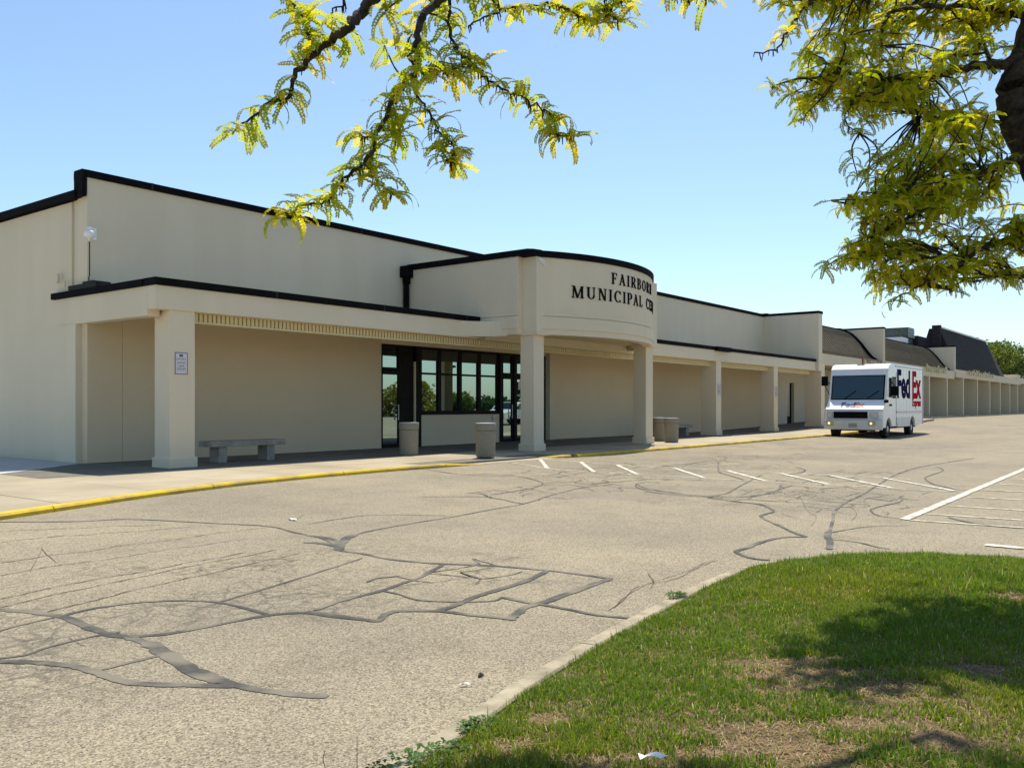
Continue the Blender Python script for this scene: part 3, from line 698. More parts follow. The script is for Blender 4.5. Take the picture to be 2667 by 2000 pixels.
def barrel(r, xa, xb, prof):
    mb = MB(); n_ = len(prof); V = [(xa, y, z) for y, z in prof]+[(xb, y, z) for y, z in prof]
    mb.add(V, [(i, i+1, n_+i+1, n_+i) for i in range(n_-1)] + [(i+n_, n_+i+1, i+1, i) for i in range(0)])
    bb = mb.build('barrel_roof', SEAM, r)
    k = 0; x = xa+.45
    seam = None
    while x < xb-.2:
        if seam is None:
            m2 = MB()
            m2.add([(x, y, z+.0) for y, z in prof]+[(x, y-.03, z+.05) for y, z in prof]+[(x+.04, y-.03, z+.05) for y, z in prof]+[(x+.04, y, z) for y, z in prof],
                   [(i+a*n_, i+1+a*n_, i+1+(a+1)*n_, i+(a+1)*n_) for i in range(n_-1) for a in range(3)])
            seam = m2.build('roof_seam', SEAM, bb); sx = x
        else:
            o = seam.copy(); COL.objects.link(o); o.location = (x-sx, 0, 0)
        x += .45
    m3 = MB(); m3.tube([(xb-.12, y-.04, z+.07) for y, z in prof], .09, 6); m3.build('roof_edge', BLACK, r)
    m4 = MB(); m4.box(xa, xb, prof[-1][0]-.05, prof[-1][0]+.25, prof[-1][1]-.05, prof[-1][1]+.12); m4.build('ridge_coping', BLACK, r)
PR = [(15.62, 4.05), (15.95, 4.3), (16.2, 4.6), (16.6, 5.15), (16.9, 5.5), (17.2, 5.78), (17.6, 6.0), (18.1, 6.14)]
s1 = shop('barrel_shop', 'first barrel roofed shop next to the tall tan wing wall', 46.05, 57.3, 3.46, 4.04, [51.6], .25)
barrel(s1, 45.6, 57.35, PR)
def wing(r, x, top, y0=15.27):
    mb = MB(); mb.box(x-.0, x+.45, y0, 18.6, 4.06, top); mb.build('wing_wall', STUCCO2, r)
    mb = MB(); mb.box(x-.03, x+.48, y0-.03, 18.6, top+.001, top+.1); mb.build('wing_coping', BLACK, r)
wing(s1, 57.36, 6.12)
s2 = shop('barrel_shop', 'second barrel roofed shop right behind the delivery van', 57.85, 77.8, 3.48, 4.12, [57.95, 63.5, 69.5, 75.4], .53)
barrel(s2, 57.82, 77.9, [(y, z+.06) for y, z in PR]); wing(s2, 77.95, 6.08)
s3 = shop('mansard_shop', 'long shop with a steep dark shingled mansard roof', 78.5, 112, 3.66, 4.28, [81.5, 87.6, 93.6, 99.2, 105, 110.2], .53)
mb = MB(); mb.extr([(79, 15.3, 4.29), (79, 18.4, 4.29), (79, 17.4, 7.72), (79, 16.6, 7.72)], (0, 0, 0), (20.4, 0, 0))
mb.extr([(99.4, 15.3, 4.29), (99.4, 18.4, 4.29), (99.4, 17.4, 7.72), (99.4, 16.6, 7.72)], (0, 0, 0), (.01, 0, 0))
mb.add([(99.4,15.3,4.29),(99.4,16.6,7.72),(99.4,17.4,7.72),(99.4,18.4,4.29),(101.8,15.3,4.29),(101.8,18.4,4.29)], [(0,4,1),(1,4,5,2),(2,5,3)]); mb.build('mansard_roof', DARKR, s3)
for k in range(14):
    mb = MB(); f = (k+.5)/14; mb.box(79.02, 99.4, 15.27+1.3*f, 15.33+1.3*f, 4.29+3.43*f, 4.33+3.43*f); mb.build('shingle_course', DARKR, s3)
mb = MB(); mb.box(79.0, 99.3, 16.5, 17.0, 7.73, 7.86); mb.build('ridge_cap', GREYM, s3)
mb = MB(); mb.box(78.6, 79.0, 16.45, 17.1, 4.3, 7.95); mb.build('roof_end', DARKR, s3)
mb = MB(); mb.box(86.5, 104, 20, 24, 4.3, 7.75); mb.build('rear_mansard', DARKR, s3)
s4 = shop('low_shop', 'lowest farthest shop at the end of the row by trees', 112.2, 138, 3.82, 4.4, [116, 121.5, 127, 132.5, 137.5], .53)
mb = MB(); mb.box(109.5, 111.9, 15.27, 18, 4.29, 4.75); mb.build('parapet_step', STUCCO2, s3)
ac = empty('rooftop_unit', (84.3, 20.9, 5.0), 'grey louvred rooftop air unit on a white base behind the barrel roof', 'air conditioner')
mb = MB(); mb.box(82.2, 84.3, 20.3, 22.2, 5.0, 7.38); mb.build('white_base', WHITE, ac)
mb = MB(); mb.box(83.9, 86.0, 20.2, 22.4, 7.4, 8.35); mb.box(84.4, 85.9, 20.3, 22.2, 5.4, 7.4); mb.build('casing', mat('unit_grey', (.05,.06,.05), (.10,.11,.10), 4, .6), ac)
for k in range(5):
    mb = MB(); mb.box(83.86, 86.0, 20.14, 20.19, 7.5+k*.16, 7.57+k*.16); mb.build('louvre', GREYM, ac)
mb = MB(); mb.tube([(79.5, 21.5, 5), (79.5, 21.5, 7.0)], .03); tag(mb.build('vent_pipe', GREYM), 'thin vent pipe on the roof behind the second barrel roof', 'vent pipe')
REDS = mat('red_sign', (.16,.03,.045), (.22,.05,.06), 3, .5); CREAM = mat('cream_letter', (.52,.46,.28), (.42,.38,.22), 5, .6)
def shop_sign(xa, xb, y, z, h, m, label, n_, board=None):
    r = empty('shop_sign', (xa, y, z), label, 'sign')
    if board: mb = MB(); mb.box(xa, xb, y, y+.05, z-.08, z+h+.08); mb.build('sign_board', board, r)
    for k in range(n_):
        w = (xb-xa)/n_; a = xa+k*w+.12*w; mb = MB(); hh = h*random.choice((.7, 1, .75)); 
        mb.box(a, a+.22*w, y-.08, y-.002, z, z+hh); mb.box(a+.22*w, a+.75*w, y-.08, y-.002, z+hh*random.choice((.0, .4, .8)), z+hh*random.choice((.2, .6))+hh*.3)
        mb.build('sign_letter', m, r)
shop_sign(52.9, 56.9, 15.2, 3.72, .3, CREAM, 'dark red shop sign on the first barrel shop fascia', 9, REDS)
shop_sign(67.6, 74.2, 15.1, 3.78, .55, CREAM, 'cream letter shop sign on the fascia just right of the van', 11)
shop_sign(82.5, 94.5, 15.1, 3.95, .5, CREAM, 'cream letter shop sign below the dark mansard roof', 12)

# ------------------------------------------------------------------ delivery van
VX, VY, VW = 36.8, 9.82, 2.3
van = empty('delivery_van', (VX, VY, .0), 'white step van with purple and red lettering driving along the kerb', 'delivery van')
VZ = .01
def vp(s, w, z): return (VX+s, VY+w, z+VZ)
def vbox(name, m, s0, s1, w0, w1, z0, z1, parent=van, bevel=0):
    mb = MB(); mb.box(VX+s0, VX+s1, VY+w0, VY+w1, z0+VZ, z1+VZ); return mb.build(name, m, parent, bevel)
VB = mat('van_body_side', (.66,.68,.66), (.58,.60,.57), 1.5, .45, spec=.4)
prof = [(.12,.42),(.10,1.10),(.13,1.17),(.54,1.53),(.58,1.56),(.80,2.56),(.88,2.82),(1.04,2.98),(1.3,3.04),(6.6,3.04),(6.6,.52),(5.35,.42)]
# cut the wheel arches out of the lower outline
def arch(c, r=.44, n_=8): return [(c-r*math.cos(math.pi*i/n_)*-1, .42+.0+r*math.sin(math.pi*i/n_)) for i in range(n_+1)]
low = [(5.35,.42)] + [(4.75+.44*math.cos(math.pi*i/8), .42+.44*math.sin(math.pi*i/8)) for i in range(9)] + [(.95+.42*math.cos(math.pi*i/8), .42+.40*math.sin(math.pi*i/8)) for i in range(9)]
outline = prof[:-1] + low
mb = MB(); V = [vp(s, 0, z) for s, z in outline]+[vp(s, VW, z) for s, z in outline]; n_ = len(outline)
mb.add(V, [tuple(range(n_)), tuple(range(2*n_-1, n_-1, -1))] + [((i+1) % n_, i, i+n_, (i+1) % n_+n_) for i in range(n_)])
body = mb.build('body', WHITE, van, .03)
vbox('floor_pan', RUBBER, .6, 6.3, .25, 2.05, .36, .5)
# windscreen on its sloped plane
def on_plane(s0, z0, s1, z1, w0, w1, off, name, m, a=0., b=1., thick=.012, parent=van):
    d = Vector((s1-s0, 0, z1-z0)); nn = Vector((-(z1-z0), 0, s1-s0)).normalized()
    P = [Vector(vp(s0, w, z0))+d*t+nn*(off) for w, t in ((w0, a), (w1, a), (w1, b), (w0, b))]
    mb = MB(); mb.extr([p-nn*thick for p in P], (0, 0, 0), nn*thick); return mb.build(name, m, parent)
ws = on_plane(.58,1.56,.80,2.56, .09,2.21, .016, 'windscreen_frame', BLACK, .0, 1.)
on_plane(.58,1.56,.80,2.56, .14,2.16, .022, 'glass', CARGL, .04, .96, parent=ws)
for w in (.75, 1.65):
    mb = MB(); mb.tube([vp(.54, w, 1.60), vp(.62, w-.45, 1.93)], .012, 5); mb.build('wiper', BLACK, van)
vbox('steering_wheel', BLACK, .95, .99, .45, .85, 1.5, 1.54)
vbox('grille', BLACK, .07, .11, .60, 1.94, .80, 1.07)
for k in range(5): vbox('grille_bar', BRONZE, .055, .07, .62, 1.92, .83+k*.05, .845+k*.05)
LENS = mat('lamp_lens', (.42,.44,.44), (.55,.56,.55), 9, .2, spec=.7)
for w in (.20, 1.97):
    h_ = vbox('headlight', GREYM, .06, .12, w-.02 if w < 1 else w, w+.32 if w < 1 else w+.24, .80, 1.08, bevel=.01)
    vbox('lens', LENS, .045, .058, w+.02, w+.2, .85, 1.03, parent=h_)
bump = vbox('bumper', mat('bumper_silver', (.50,.50,.50), (.58,.58,.56), 3, .35, metal=.2), -.06, .12, .0, VW, .34, .74, bevel=.04)
LAMP = bpy.data.materials.new('fog_lamp_lit'); LAMP.use_nodes = True; LAMP.node_tree.nodes['Principled BSDF'].inputs['Emission Color'].default_value = (1, .82, .35, 1); LAMP.node_tree.nodes['Principled BSDF'].inputs['Emission Strength'].default_value = 1.1
RIM = mat('lamp_surround', (.36,.33,.16), (.42,.38,.2), 5, .5)
for w in (.42, 2.08):
    f_ = vbox('fog_lamp', RIM, -.075, -.061, w-.17, w+.12, .50, .70)
    mb = MB(); mb.tube([vp(-.078, w, .60), vp(-.092, w, .60)], .042, 12); mb.build('bulb', LAMP, f_)
vbox('number_plate', mat('plate_metal', (.20,.22,.22), (.30,.31,.30), 30, .5), -.075, -.061, .97, 1.30, .44, .60)
# side: cab door, seams, mirrors, lower skirt
cd = vbox('cab_window', BLACK, 1.45, 1.95, -.012, .0, 1.62, 2.50); vbox('glass', CARGL, 1.50, 1.90, -.018, -.0125, 1.67, 2.45, parent=cd)
vbox('door_seam', BLACK, 2.02, 2.05, -.006, .0, .5, 2.7); vbox('door_handle', BLACK, 1.0, 1.3, -.03, 0, 1.30, 1.38)
vbox('quarter_window', BLACK, .95, 1.35, -.01, .0, 1.65, 2.45)
vbox('roof_rail', GREYM, 1.9, 6.6, -.02, .0, 2.93, 2.99); vbox('side_skirt', VB, 2.1, 4.25, -.018, .0, .44, .82); vbox('rub_rail', GREYM, 2.08, 6.58, -.03, .0, 1.02, 1.07)
vbox('corner_post', GREYM, 6.54, 6.61, -.02, .03, .5, 3.03); vbox('side_marker', RIM, 2.12, 2.2, -.02, -.001, .45, .58)
for w0, w1, s in ((-.42, -.12, -1), (VW+.1, VW+.36, 1)):
    mm = vbox('mirror', BLACK, .72, .82, w0, w1, 1.72 if s < 0 else 2.15, 2.10 if s < 0 else 2.55, bevel=.02)
    wm = w1 if s < 0 else w0; we = 0 if s < 0 else VW
    mb = MB(); mb.tube([vp(.78, wm, 1.8 if s < 0 else 2.3), vp(1.0, we, 1.7 if s < 0 else 2.2)], .02); mb.tube([vp(.78, (w0+w1)/2, 2.1 if s < 0 else 2.15), vp(.95, we, 2.4 if s < 0 else 1.6)], .015); mb.build('mirror_arm', BLACK, mm)
mb = MB(); mb.lathe([(.02, 0), (.08, .02), (.1, .07), (.08, .12), (.02, .14)], vp(.35, -.05, 1.42), 12); mb.build('hood_mirror', BLACK, van)
for k in range(7): vbox('panel_seam', GREYM, 2.6+k*.55, 2.612+k*.55, -.003, -.0005, .9, 2.92)
vbox('hood_seam', BLACK, .10, .12, .02, 2.28, 1.115, 1.13); vbox('roof_marker', RIM, 1.08, 1.12, 1.0, 1.3, 2.99, 3.03)
vbox('step', BLACK, 1.3, 2.0, -.05, .0, .40, .46); vbox('lower_valance', BLACK, .0, .1, .3, 2.0, .30, .345)
vbox('driver_seat', RUBBER, 1.9, 2.2, .4, .9, .8, 1.9)
def wheel(s, w, dbl=.24):
    mb = MB(); c = vp(s, w, .36)
    def disc(pr, name, m, par):
        mb = MB(); n_ = 24; V = []; F = []
        for r, y in pr:
            for k in range(n_): q = 2*math.pi*k/n_; V.append((c[0]+r*math.cos(q), c[1]+y, c[2]+r*math.sin(q)))
        for i in range(len(pr)-1):
            for k in range(n_): F.append((i*n_+k, i*n_+(k+1) % n_, (i+1)*n_+(k+1) % n_, (i+1)*n_+k))
        F.append(tuple(range(n_-1, -1, -1))); F.append(tuple((len(pr)-1)*n_+k for k in range(n_))); mb.add(V, F); return mb.build(name, m, par)
    e = empty('wheel', (0, 0, 0)); e.parent = van; e.location = (c[0]-VX, c[1]-VY, c[2])
    disc([(.2, 0), (.34, .0), (.365, .03), (.365, dbl-.03), (.34, dbl), (.2, dbl)], 'tyre', RUBBER, e)
    disc([(.06, -.01), (.19, .01), (.2, .05), (.2, dbl-.05), (.19, dbl-.01), (.06, dbl+.01)], 'rim', GREYM, e)
for s in (.95, 4.75): wheel(s, .05); wheel(s, VW-.3)
PUR = mat('lettering_purple', (.014,.007,.055), None, rough=.85, spec=.03); REDL = mat('lettering_red', (.46,.008,.012), None, rough=.85, spec=.03); PALEP = mat('lettering_faded', (.10,.06,.16), None, rough=.4); PALER = mat('lettering_pale_red', (.60,.16,.11), None, rough=.4)
def side_m(s, z, sx=1., off=-.006): return Matrix.Translation(vp(s, off, z)) @ Matrix(((sx,0,0,0),(0,0,-1,0),(0,1,0,0),(0,0,0,1)))
text_mesh('side_lettering', 'Fed', 1.62, .003, PUR, van, side_m(2.12, 1.68, .93)); text_mesh('side_lettering', 'Ex', 1.62, .003, REDL, van, side_m(4.62, 1.68, .93))
text_mesh('side_lettering', 'Express', .46, .003, REDL, van, side_m(4.68, 1.30, 1.05))
hd = Vector((.41, 0, .36)).normalized(); hn = Vector((-.36, 0, .41)).normalized()
def hood_m(w, t): 
    X = Vector((0, -1, 0)); return Matrix.Translation(Vector(vp(.13, w, 1.17))+hd*t+hn*.006) @ Matrix(((X.x, hd.x, hn.x, 0), (X.y, hd.y, hn.y, 0), (X.z, hd.z, hn.z, 0), (0, 0, 0, 1)))
text_mesh('hood_lettering', 'Fed', .40, .002, PALEP, van, hood_m(1.72, .13)); text_mesh('hood_lettering', 'Ex', .40, .002, PALER, van, hood_m(1.20, .13))

# ------------------------------------------------------------------ grass island
ISL = [(-9,1.2),(-4,1.75),(-1,2.02),(1,2.16),(2.05,2.25),(2.52,2.33),(3.08,2.46),(3.99,2.62),(4.5,2.68),(5.2,2.76),(5.9,2.83),(6.5,2.84),(7.05,2.74),(7.5,2.52),(7.9,2.2),(8.22,1.75),(8.42,1.25),(8.5,.6),(8.5,-1),(8.5,-9)]
isl = empty('island_kerb', (4, 2, 0), kind='structure')
kerb_run([(x, y) for x, y in ISL], 'kerb_stone', CURBC, isl, w=.13, h=.05, seg=2.6, flip=-1, slope=.035, jt=.005)
def inset(P, d):
    out = []
    for i, p in enumerate(P):
        a = Vector(P[max(i-1, 0)]); b = Vector(P[min(i+1, len(P)-1)]); t = (b-a).normalized(); out.append((p[0]+t.y*d, p[1]-t.x*d))
    return out
IN = inset(ISL, .15)
seg = np.array(IN)
def dist_edge(P):                                # distance of points (N,2) to the inner kerb line
    best = np.full(len(P), 1e9)
    for a, b in zip(seg, seg[1:]):
        ab = b-a; t = np.clip(((P-a)@ab)/(ab@ab), 0, 1); q = a+t[:, None]*ab; best = np.minimum(best, np.hypot(*(P-q).T))
    return best
def inside(P):
    poly = np.vstack([seg, [[-9, -9]]]); c = np.zeros(len(P), bool); j = len(poly)-1
    for i in range(len(poly)):
        xi, yi = poly[i]; xj, yj = poly[j]
        m_ = ((yi > P[:, 1]) != (yj > P[:, 1])) & (P[:, 0] < (xj-xi)*(P[:, 1]-yi)/(yj-yi+1e-12)+xi); c ^= m_; j = i
    return c
def soil_z(P):
    d = dist_edge(P); return .045+.11*np.clip(d/1.6, 0, 1)**.8
BARE = [(g(2080, 1735, .15), .30), (g(2290, 1790, .15), .22), (g(1990, 1905, .15), .26), (g(2110, 1960, .15), .22), (g(1420, 1850, .1), .10), (g(1330, 1930, .1), .08), (g(2560, 1750, .15), .14), (g(1890, 1880, .15), .1), (g(2240, 1880, .15), .12), (g(2640, 1560, .15), .15), (g(1560, 1960, .15), .1), (g(2450, 1930, .15), .16)]
gx = np.linspace(-9, 8.4, 150); gy = np.linspace(-9, 2.9, 110)
G = np.array([(x, y) for y in gy for x in gx]); ins = inside(G); gz = soil_z(G)
mb = MB(); V = [(x, y, z) for (x, y), z in zip(G, gz)]; F = []
# clamp outside points onto the kerb line so the soil meets the kerb
def clampP(p):
    b = None; bd = 1e9; p = np.array(p)
    for a, c in zip(seg, seg[1:]):
        ac = c-a; t = np.clip(((p-a)@ac)/(ac@ac), 0, 1); q = a+t*ac; d = np.hypot(*(p-q))
        if d < bd: bd = d; b = q
    return b
near = {}
nx = len(gx)
for j in range(len(gy)-1):
    for i in range(nx-1):
        ids = [j*nx+i, j*nx+i+1, (j+1)*nx+i+1, (j+1)*nx+i]
        if any(ins[k] for k in ids):
            for k in ids:
                if not ins[k] and k not in near: near[k] = clampP(G[k])
            F.append(tuple(ids))
for k, q in near.items(): V[k] = (q[0], q[1], .045)
mb.add(V, F)
SOIL = mat('soil_thatch', (.055,.034,.018), (.26,.175,.095), 90, .95, 1., 90, c3=(.085,.055,.03), s3=14)
soil = tag(mb.build('lawn_soil', SOIL), kind='structure')
# blades
def blades(N, region, hmean):
    (xa, xb), (ya, yb) = region
    P = np.stack([rng.uniform(xa, xb, N), rng.uniform(ya, yb, N)], 1); P = P[inside(P)]
    d = P@np.array([FW.x, FW.y]); l = P@np.array([RT.x, RT.y])
    keep = (d > 2.2) & (np.abs(l) < d*.66+.5); P = P[keep]; d = d[keep]
    prob = np.clip(1.25*(4.2/d)**1.15, .25, 1); k = rng.random(len(P)) < prob; P = P[k]
    bare = np.ones(len(P)); hs = np.ones(len(P))
    for c, r in BARE:
        q = np.hypot(P[:, 0]-c.x, (P[:, 1]-c.y))/(r*.8)
        q = q*(1+.35*np.sin(P[:, 0]*23+P[:, 1]*17)+.25*np.sin(P[:, 0]*51-P[:, 1]*43))
        bare = np.minimum(bare, np.clip((q-.45)/.9, .38, 1)); hs = np.minimum(hs, np.clip(.45+.55*(q-.4), .4, 1))
    # clumpiness
    cl = np.array([noise.noise(Vector((x*2.1, y*2.1, 3.))) for x, y in P[::8]]); cl = np.repeat(cl, 8)[:len(P)] if len(cl)*8 >= len(P) else np.zeros(len(P))
    pat = np.sin(P[:, 0]*7.3+2*np.sin(P[:, 1]*5.1))*np.sin(P[:, 1]*8.7+1.5*np.sin(P[:, 0]*6.3))
    k = rng.random(len(P)) < bare*(.72+.28*pat); P = P[k]; hs = hs[k]; pat = pat[k]
    return P, hs, pat
P1, H1, T1 = blades(1000000, ((1.2, 8.5), (-3.2, 2.9)), .05)
n = len(P1)
h = (.020+.020*rng.random(n)+.008*T1)*H1*np.where(rng.random(n) < .04, 1.8, 1.)
big = np.exp(-((P1[:, 0]-6.6)**2+(P1[:, 1]-1.6)**2)/1.6); h *= 1+.7*big
az = rng.uniform(0, 2*np.pi, n); lean = rng.uniform(.1, .9, n); thatch = rng.random(n) < np.clip((1-H1)*1.3, .05, .75); h = np.where(thatch, h*.55+.012, h); lean = np.where(thatch, rng.uniform(1.2, 2.6, n), lean); w = rng.uniform(.0014, .0027, n)*(1+.25*big)
z0 = soil_z(P1)-.004
dx, dy = np.cos(az), np.sin(az); px, py = -dy, dx
base = np.stack([P1[:, 0], P1[:, 1], z0], 1)
side = np.stack([px*w, py*w, np.zeros(n)], 1)
mid = base+np.stack([dx*h*lean*.35, dy*h*lean*.35, h*.55], 1); tip = base+np.stack([dx*h*lean, dy*h*lean, h*np.maximum(1-.25*lean, .38)], 1)
V = np.stack([base-side, base+side, mid-side*.8, mid+side*.8, tip], 1).reshape(-1, 3)
idx = np.arange(n)[:, None]*5
tri = np.concatenate([idx+[0, 1, 3], idx+[0, 3, 2], idx+[2, 3, 4]], 1).reshape(-1, 3)
def np_mesh(name, V, tri, colors=None):
    me = bpy.data.meshes.new(name); me.vertices.add(len(V)); me.vertices.foreach_set('co', V.astype(np.float32).ravel())
    me.loops.add(len(tri)*3); me.loops.foreach_set('vertex_index', tri.astype(np.int32).ravel())
    me.polygons.add(len(tri)); me.polygons.foreach_set('loop_start', np.arange(0, len(tri)*3, 3, dtype=np.int32))
    if colors is not None:
        a = me.color_attributes.new('tone', 'FLOAT_COLOR', 'POINT'); a.data.foreach_set('color', colors.astype(np.float32).ravel())
    me.update(); me.validate(); return me
def leaf_mat(name, transl, rough=.5):
    m = bpy.data.materials.new(name); m.use_nodes = True; nn = m.node_tree.nodes; L = m.node_tree.links; nn.clear()
    o = nn.new('ShaderNodeOutputMaterial'); a = nn.new('ShaderNodeAttribute'); a.attribute_name = 'tone'
    d = nn.new('ShaderNodeBsdfDiffuse'); t = nn.new('ShaderNodeBsdfTranslucent'); gl = nn.new('ShaderNodeBsdfGlossy'); gl.inputs['Roughness'].default_value = rough
    m1 = nn.new('ShaderNodeMixShader'); m1.inputs[0].default_value = transl; m2 = nn.new('ShaderNodeMixShader'); m2.inputs[0].default_value = .02
    mc = nn.new('ShaderNodeMixRGB'); mc.blend_type = 'MULTIPLY'; mc.inputs[0].default_value = 1; mc.inputs[2].default_value = (1.35, 1.25, .6, 1)
    L.new(a.outputs['Color'], d.inputs['Color']); L.new(a.outputs['Color'], mc.inputs[1]); L.new(mc.outputs[0], t.inputs['Color'])
    L.new(d.outputs[0], m1.inputs[1]); L.new(t.outputs[0], m1.inputs[2]); L.new(m1.outputs[0], m2.inputs[1]); L.new(gl.outputs[0], m2.inputs[2]); L.new(m2.outputs[0], o.inputs[0])
    return m
GRASSM = leaf_mat('grass_blade', .45); LEAFM = leaf_mat('locust_leaf', .62); CROWNM = leaf_mat('crown_leaf', .4)
r1 = rng.random(n); dry = thatch | (rng.random(n) < .07)
c = np.stack([.088+.105*r1**2, .158+.105*r1, .009+.012*r1, np.ones(n)], 1)
yel = np.clip(np.sin(P1[:, 0]*1.7+1)*np.sin(P1[:, 1]*2.3+.5), 0, 1); c[:, 0] += .05*yel; c[:, 1] += .02*yel
c[dry] = np.stack([.20+.25*r1[dry], .15+.20*r1[dry], .07+.10*r1[dry], np.ones(dry.sum())], 1)
spk = rng.random(n) < .02; c[spk, :3] = (.45, .50, .25)
me = np_mesh('grass', V, tri, np.repeat(c, 5, 0)); me.materials.append(GRASSM)
gr = bpy.data.objects.new('grass', me); COL.objects.link(gr); tag(gr, 'short patchy green lawn grass on the kerbed island', 'grass', kind='stuff')

# broad-leaved weeds along the kerb, dead stalks, scraps of paper
WEEDC = (.06, .13, .025)
def weed(p, r, label, n_=14):
    V = []; T_ = []
    for k in range(n_*6):
        q = r*math.sqrt(random.random()); a0 = random.uniform(0, 6.28)
        a = random.uniform(0, 6.28); L_ = random.uniform(.014, .036); e = random.uniform(.1, .9)
        d = Vector((math.cos(a)*math.cos(e), math.sin(a)*math.cos(e), math.sin(e))); s_ = Vector((-math.sin(a), math.cos(a), 0))*L_*.26
        b = Vector(p)+Vector((math.cos(a0)*q*.95, math.sin(a0)*q*.7, random.uniform(0, .03)*(1-q/r))); m_ = b+d*L_*.55; t = b+d*L_-Vector((0, 0, L_*.25))
        o = len(V); V += [b, m_-s_, m_+s_, t]; T_ += [(o, o+1, o+2), (o+1, o+3, o+2)]
    V = np.array([tuple(v) for v in V]); cc = np.tile(np.array([[*WEEDC, 1.]]), (len(V), 1)); cc[:, :3] *= rng.uniform(.6, 1.7, (len(V), 1))
    org = np.array(p); me = np_mesh('weed', V-org, np.array(T_), cc); me.materials.append(GRASSM)
    o = bpy.data.objects.new('weed', me); COL.objects.link(o); o.location = p
    tag(o, label, 'weed', 'leafy weeds along the island kerb')
wl = ['low leafy weed spilling over the kerb at the bottom edge of view', 'dark leafy weed just inside the kerb, second from the bottom edge', 'small leafy weed against the kerb, third from the bottom edge', 'leafy weed by the kerb where the crack seal meets the kerb', 'leafy clump in the lawn right of the kerb']
for (u, v), r, lb in zip([(1050, 1990), (1150, 1955), (1250, 1880), (1760, 1545), (1560, 1795)], [.16, .14, .1, .09, .12], wl):
    p = g(u, v, .07); weed((p.x, p.y, .06), r, lb, 26)
STALK = mat('dead_stalk', (.03,.026,.018), (.05,.04,.03), 20, .9)
for k, (u, v, hh, lx, lb) in enumerate([(930, 2010, .13, .0, 'upright dead stalk at the kerb, rightmost of the two'), (850, 2010, .10, -.04, 'leaning dead stalk on the asphalt at the bottom edge')]):
    p = g(u, v); mb = MB(); mb.tube([p, p+Vector((lx*.4, 0, hh*.5)), p+Vector((lx, lx, hh))], [.0018, .0015, .0008], 4); tag(mb.build('dead_stalk', STALK), lb, 'twig')
PAPER = mat('scrap_paper', (.75,.74,.70), (.68,.67,.62), 20, .8)
def scrap(u, v, w, hgt, a, label, z=.006):
    p = g(u, v, z); mb = MB(); V = []; n_ = 4
    for i in range(n_+1):
        for j in (0, 1): V.append((p.x+math.cos(a)*w*(i/n_-.5)-math.sin(a)*hgt*(j-.5), p.y+math.sin(a)*w*(i/n_-.5)+math.cos(a)*hgt*(j-.5), z+.012*abs(math.sin(i*2.1+j))))
    top = [(i*2, i*2+2, i*2+3, i*2+1) for i in range(n_)]; mb.add(V+[(x, y, z_+.0015) for x, y, z_ in V], top+[tuple(q+10 for q in f) for f in top]); tag(mb.build('paper_scrap', PAPER), label, 'litter', 'paper scraps on the ground')
scrap(762, 1353, .16, .05, 1.3, 'white paper scrap on the asphalt by the yellow kerb'); scrap(1213, 1784, .055, .012, -.9, 'thin white straw wrapper near the island kerb'); scrap(1700, 1972, .09, .03, -.8, 'crumpled white scrap lying in the grass', .17)
mb = MB(); p = g(1253, 1762); mb.tube([p+Vector((-.02, 0, .006)), p+Vector((0, .005, .012)), p+Vector((.02, 0, .005))], [.004, .01, .003], 5); tag(mb.build('dead_leaf', STALK), 'small curled brown leaf on the asphalt near the wrapper', 'leaf')

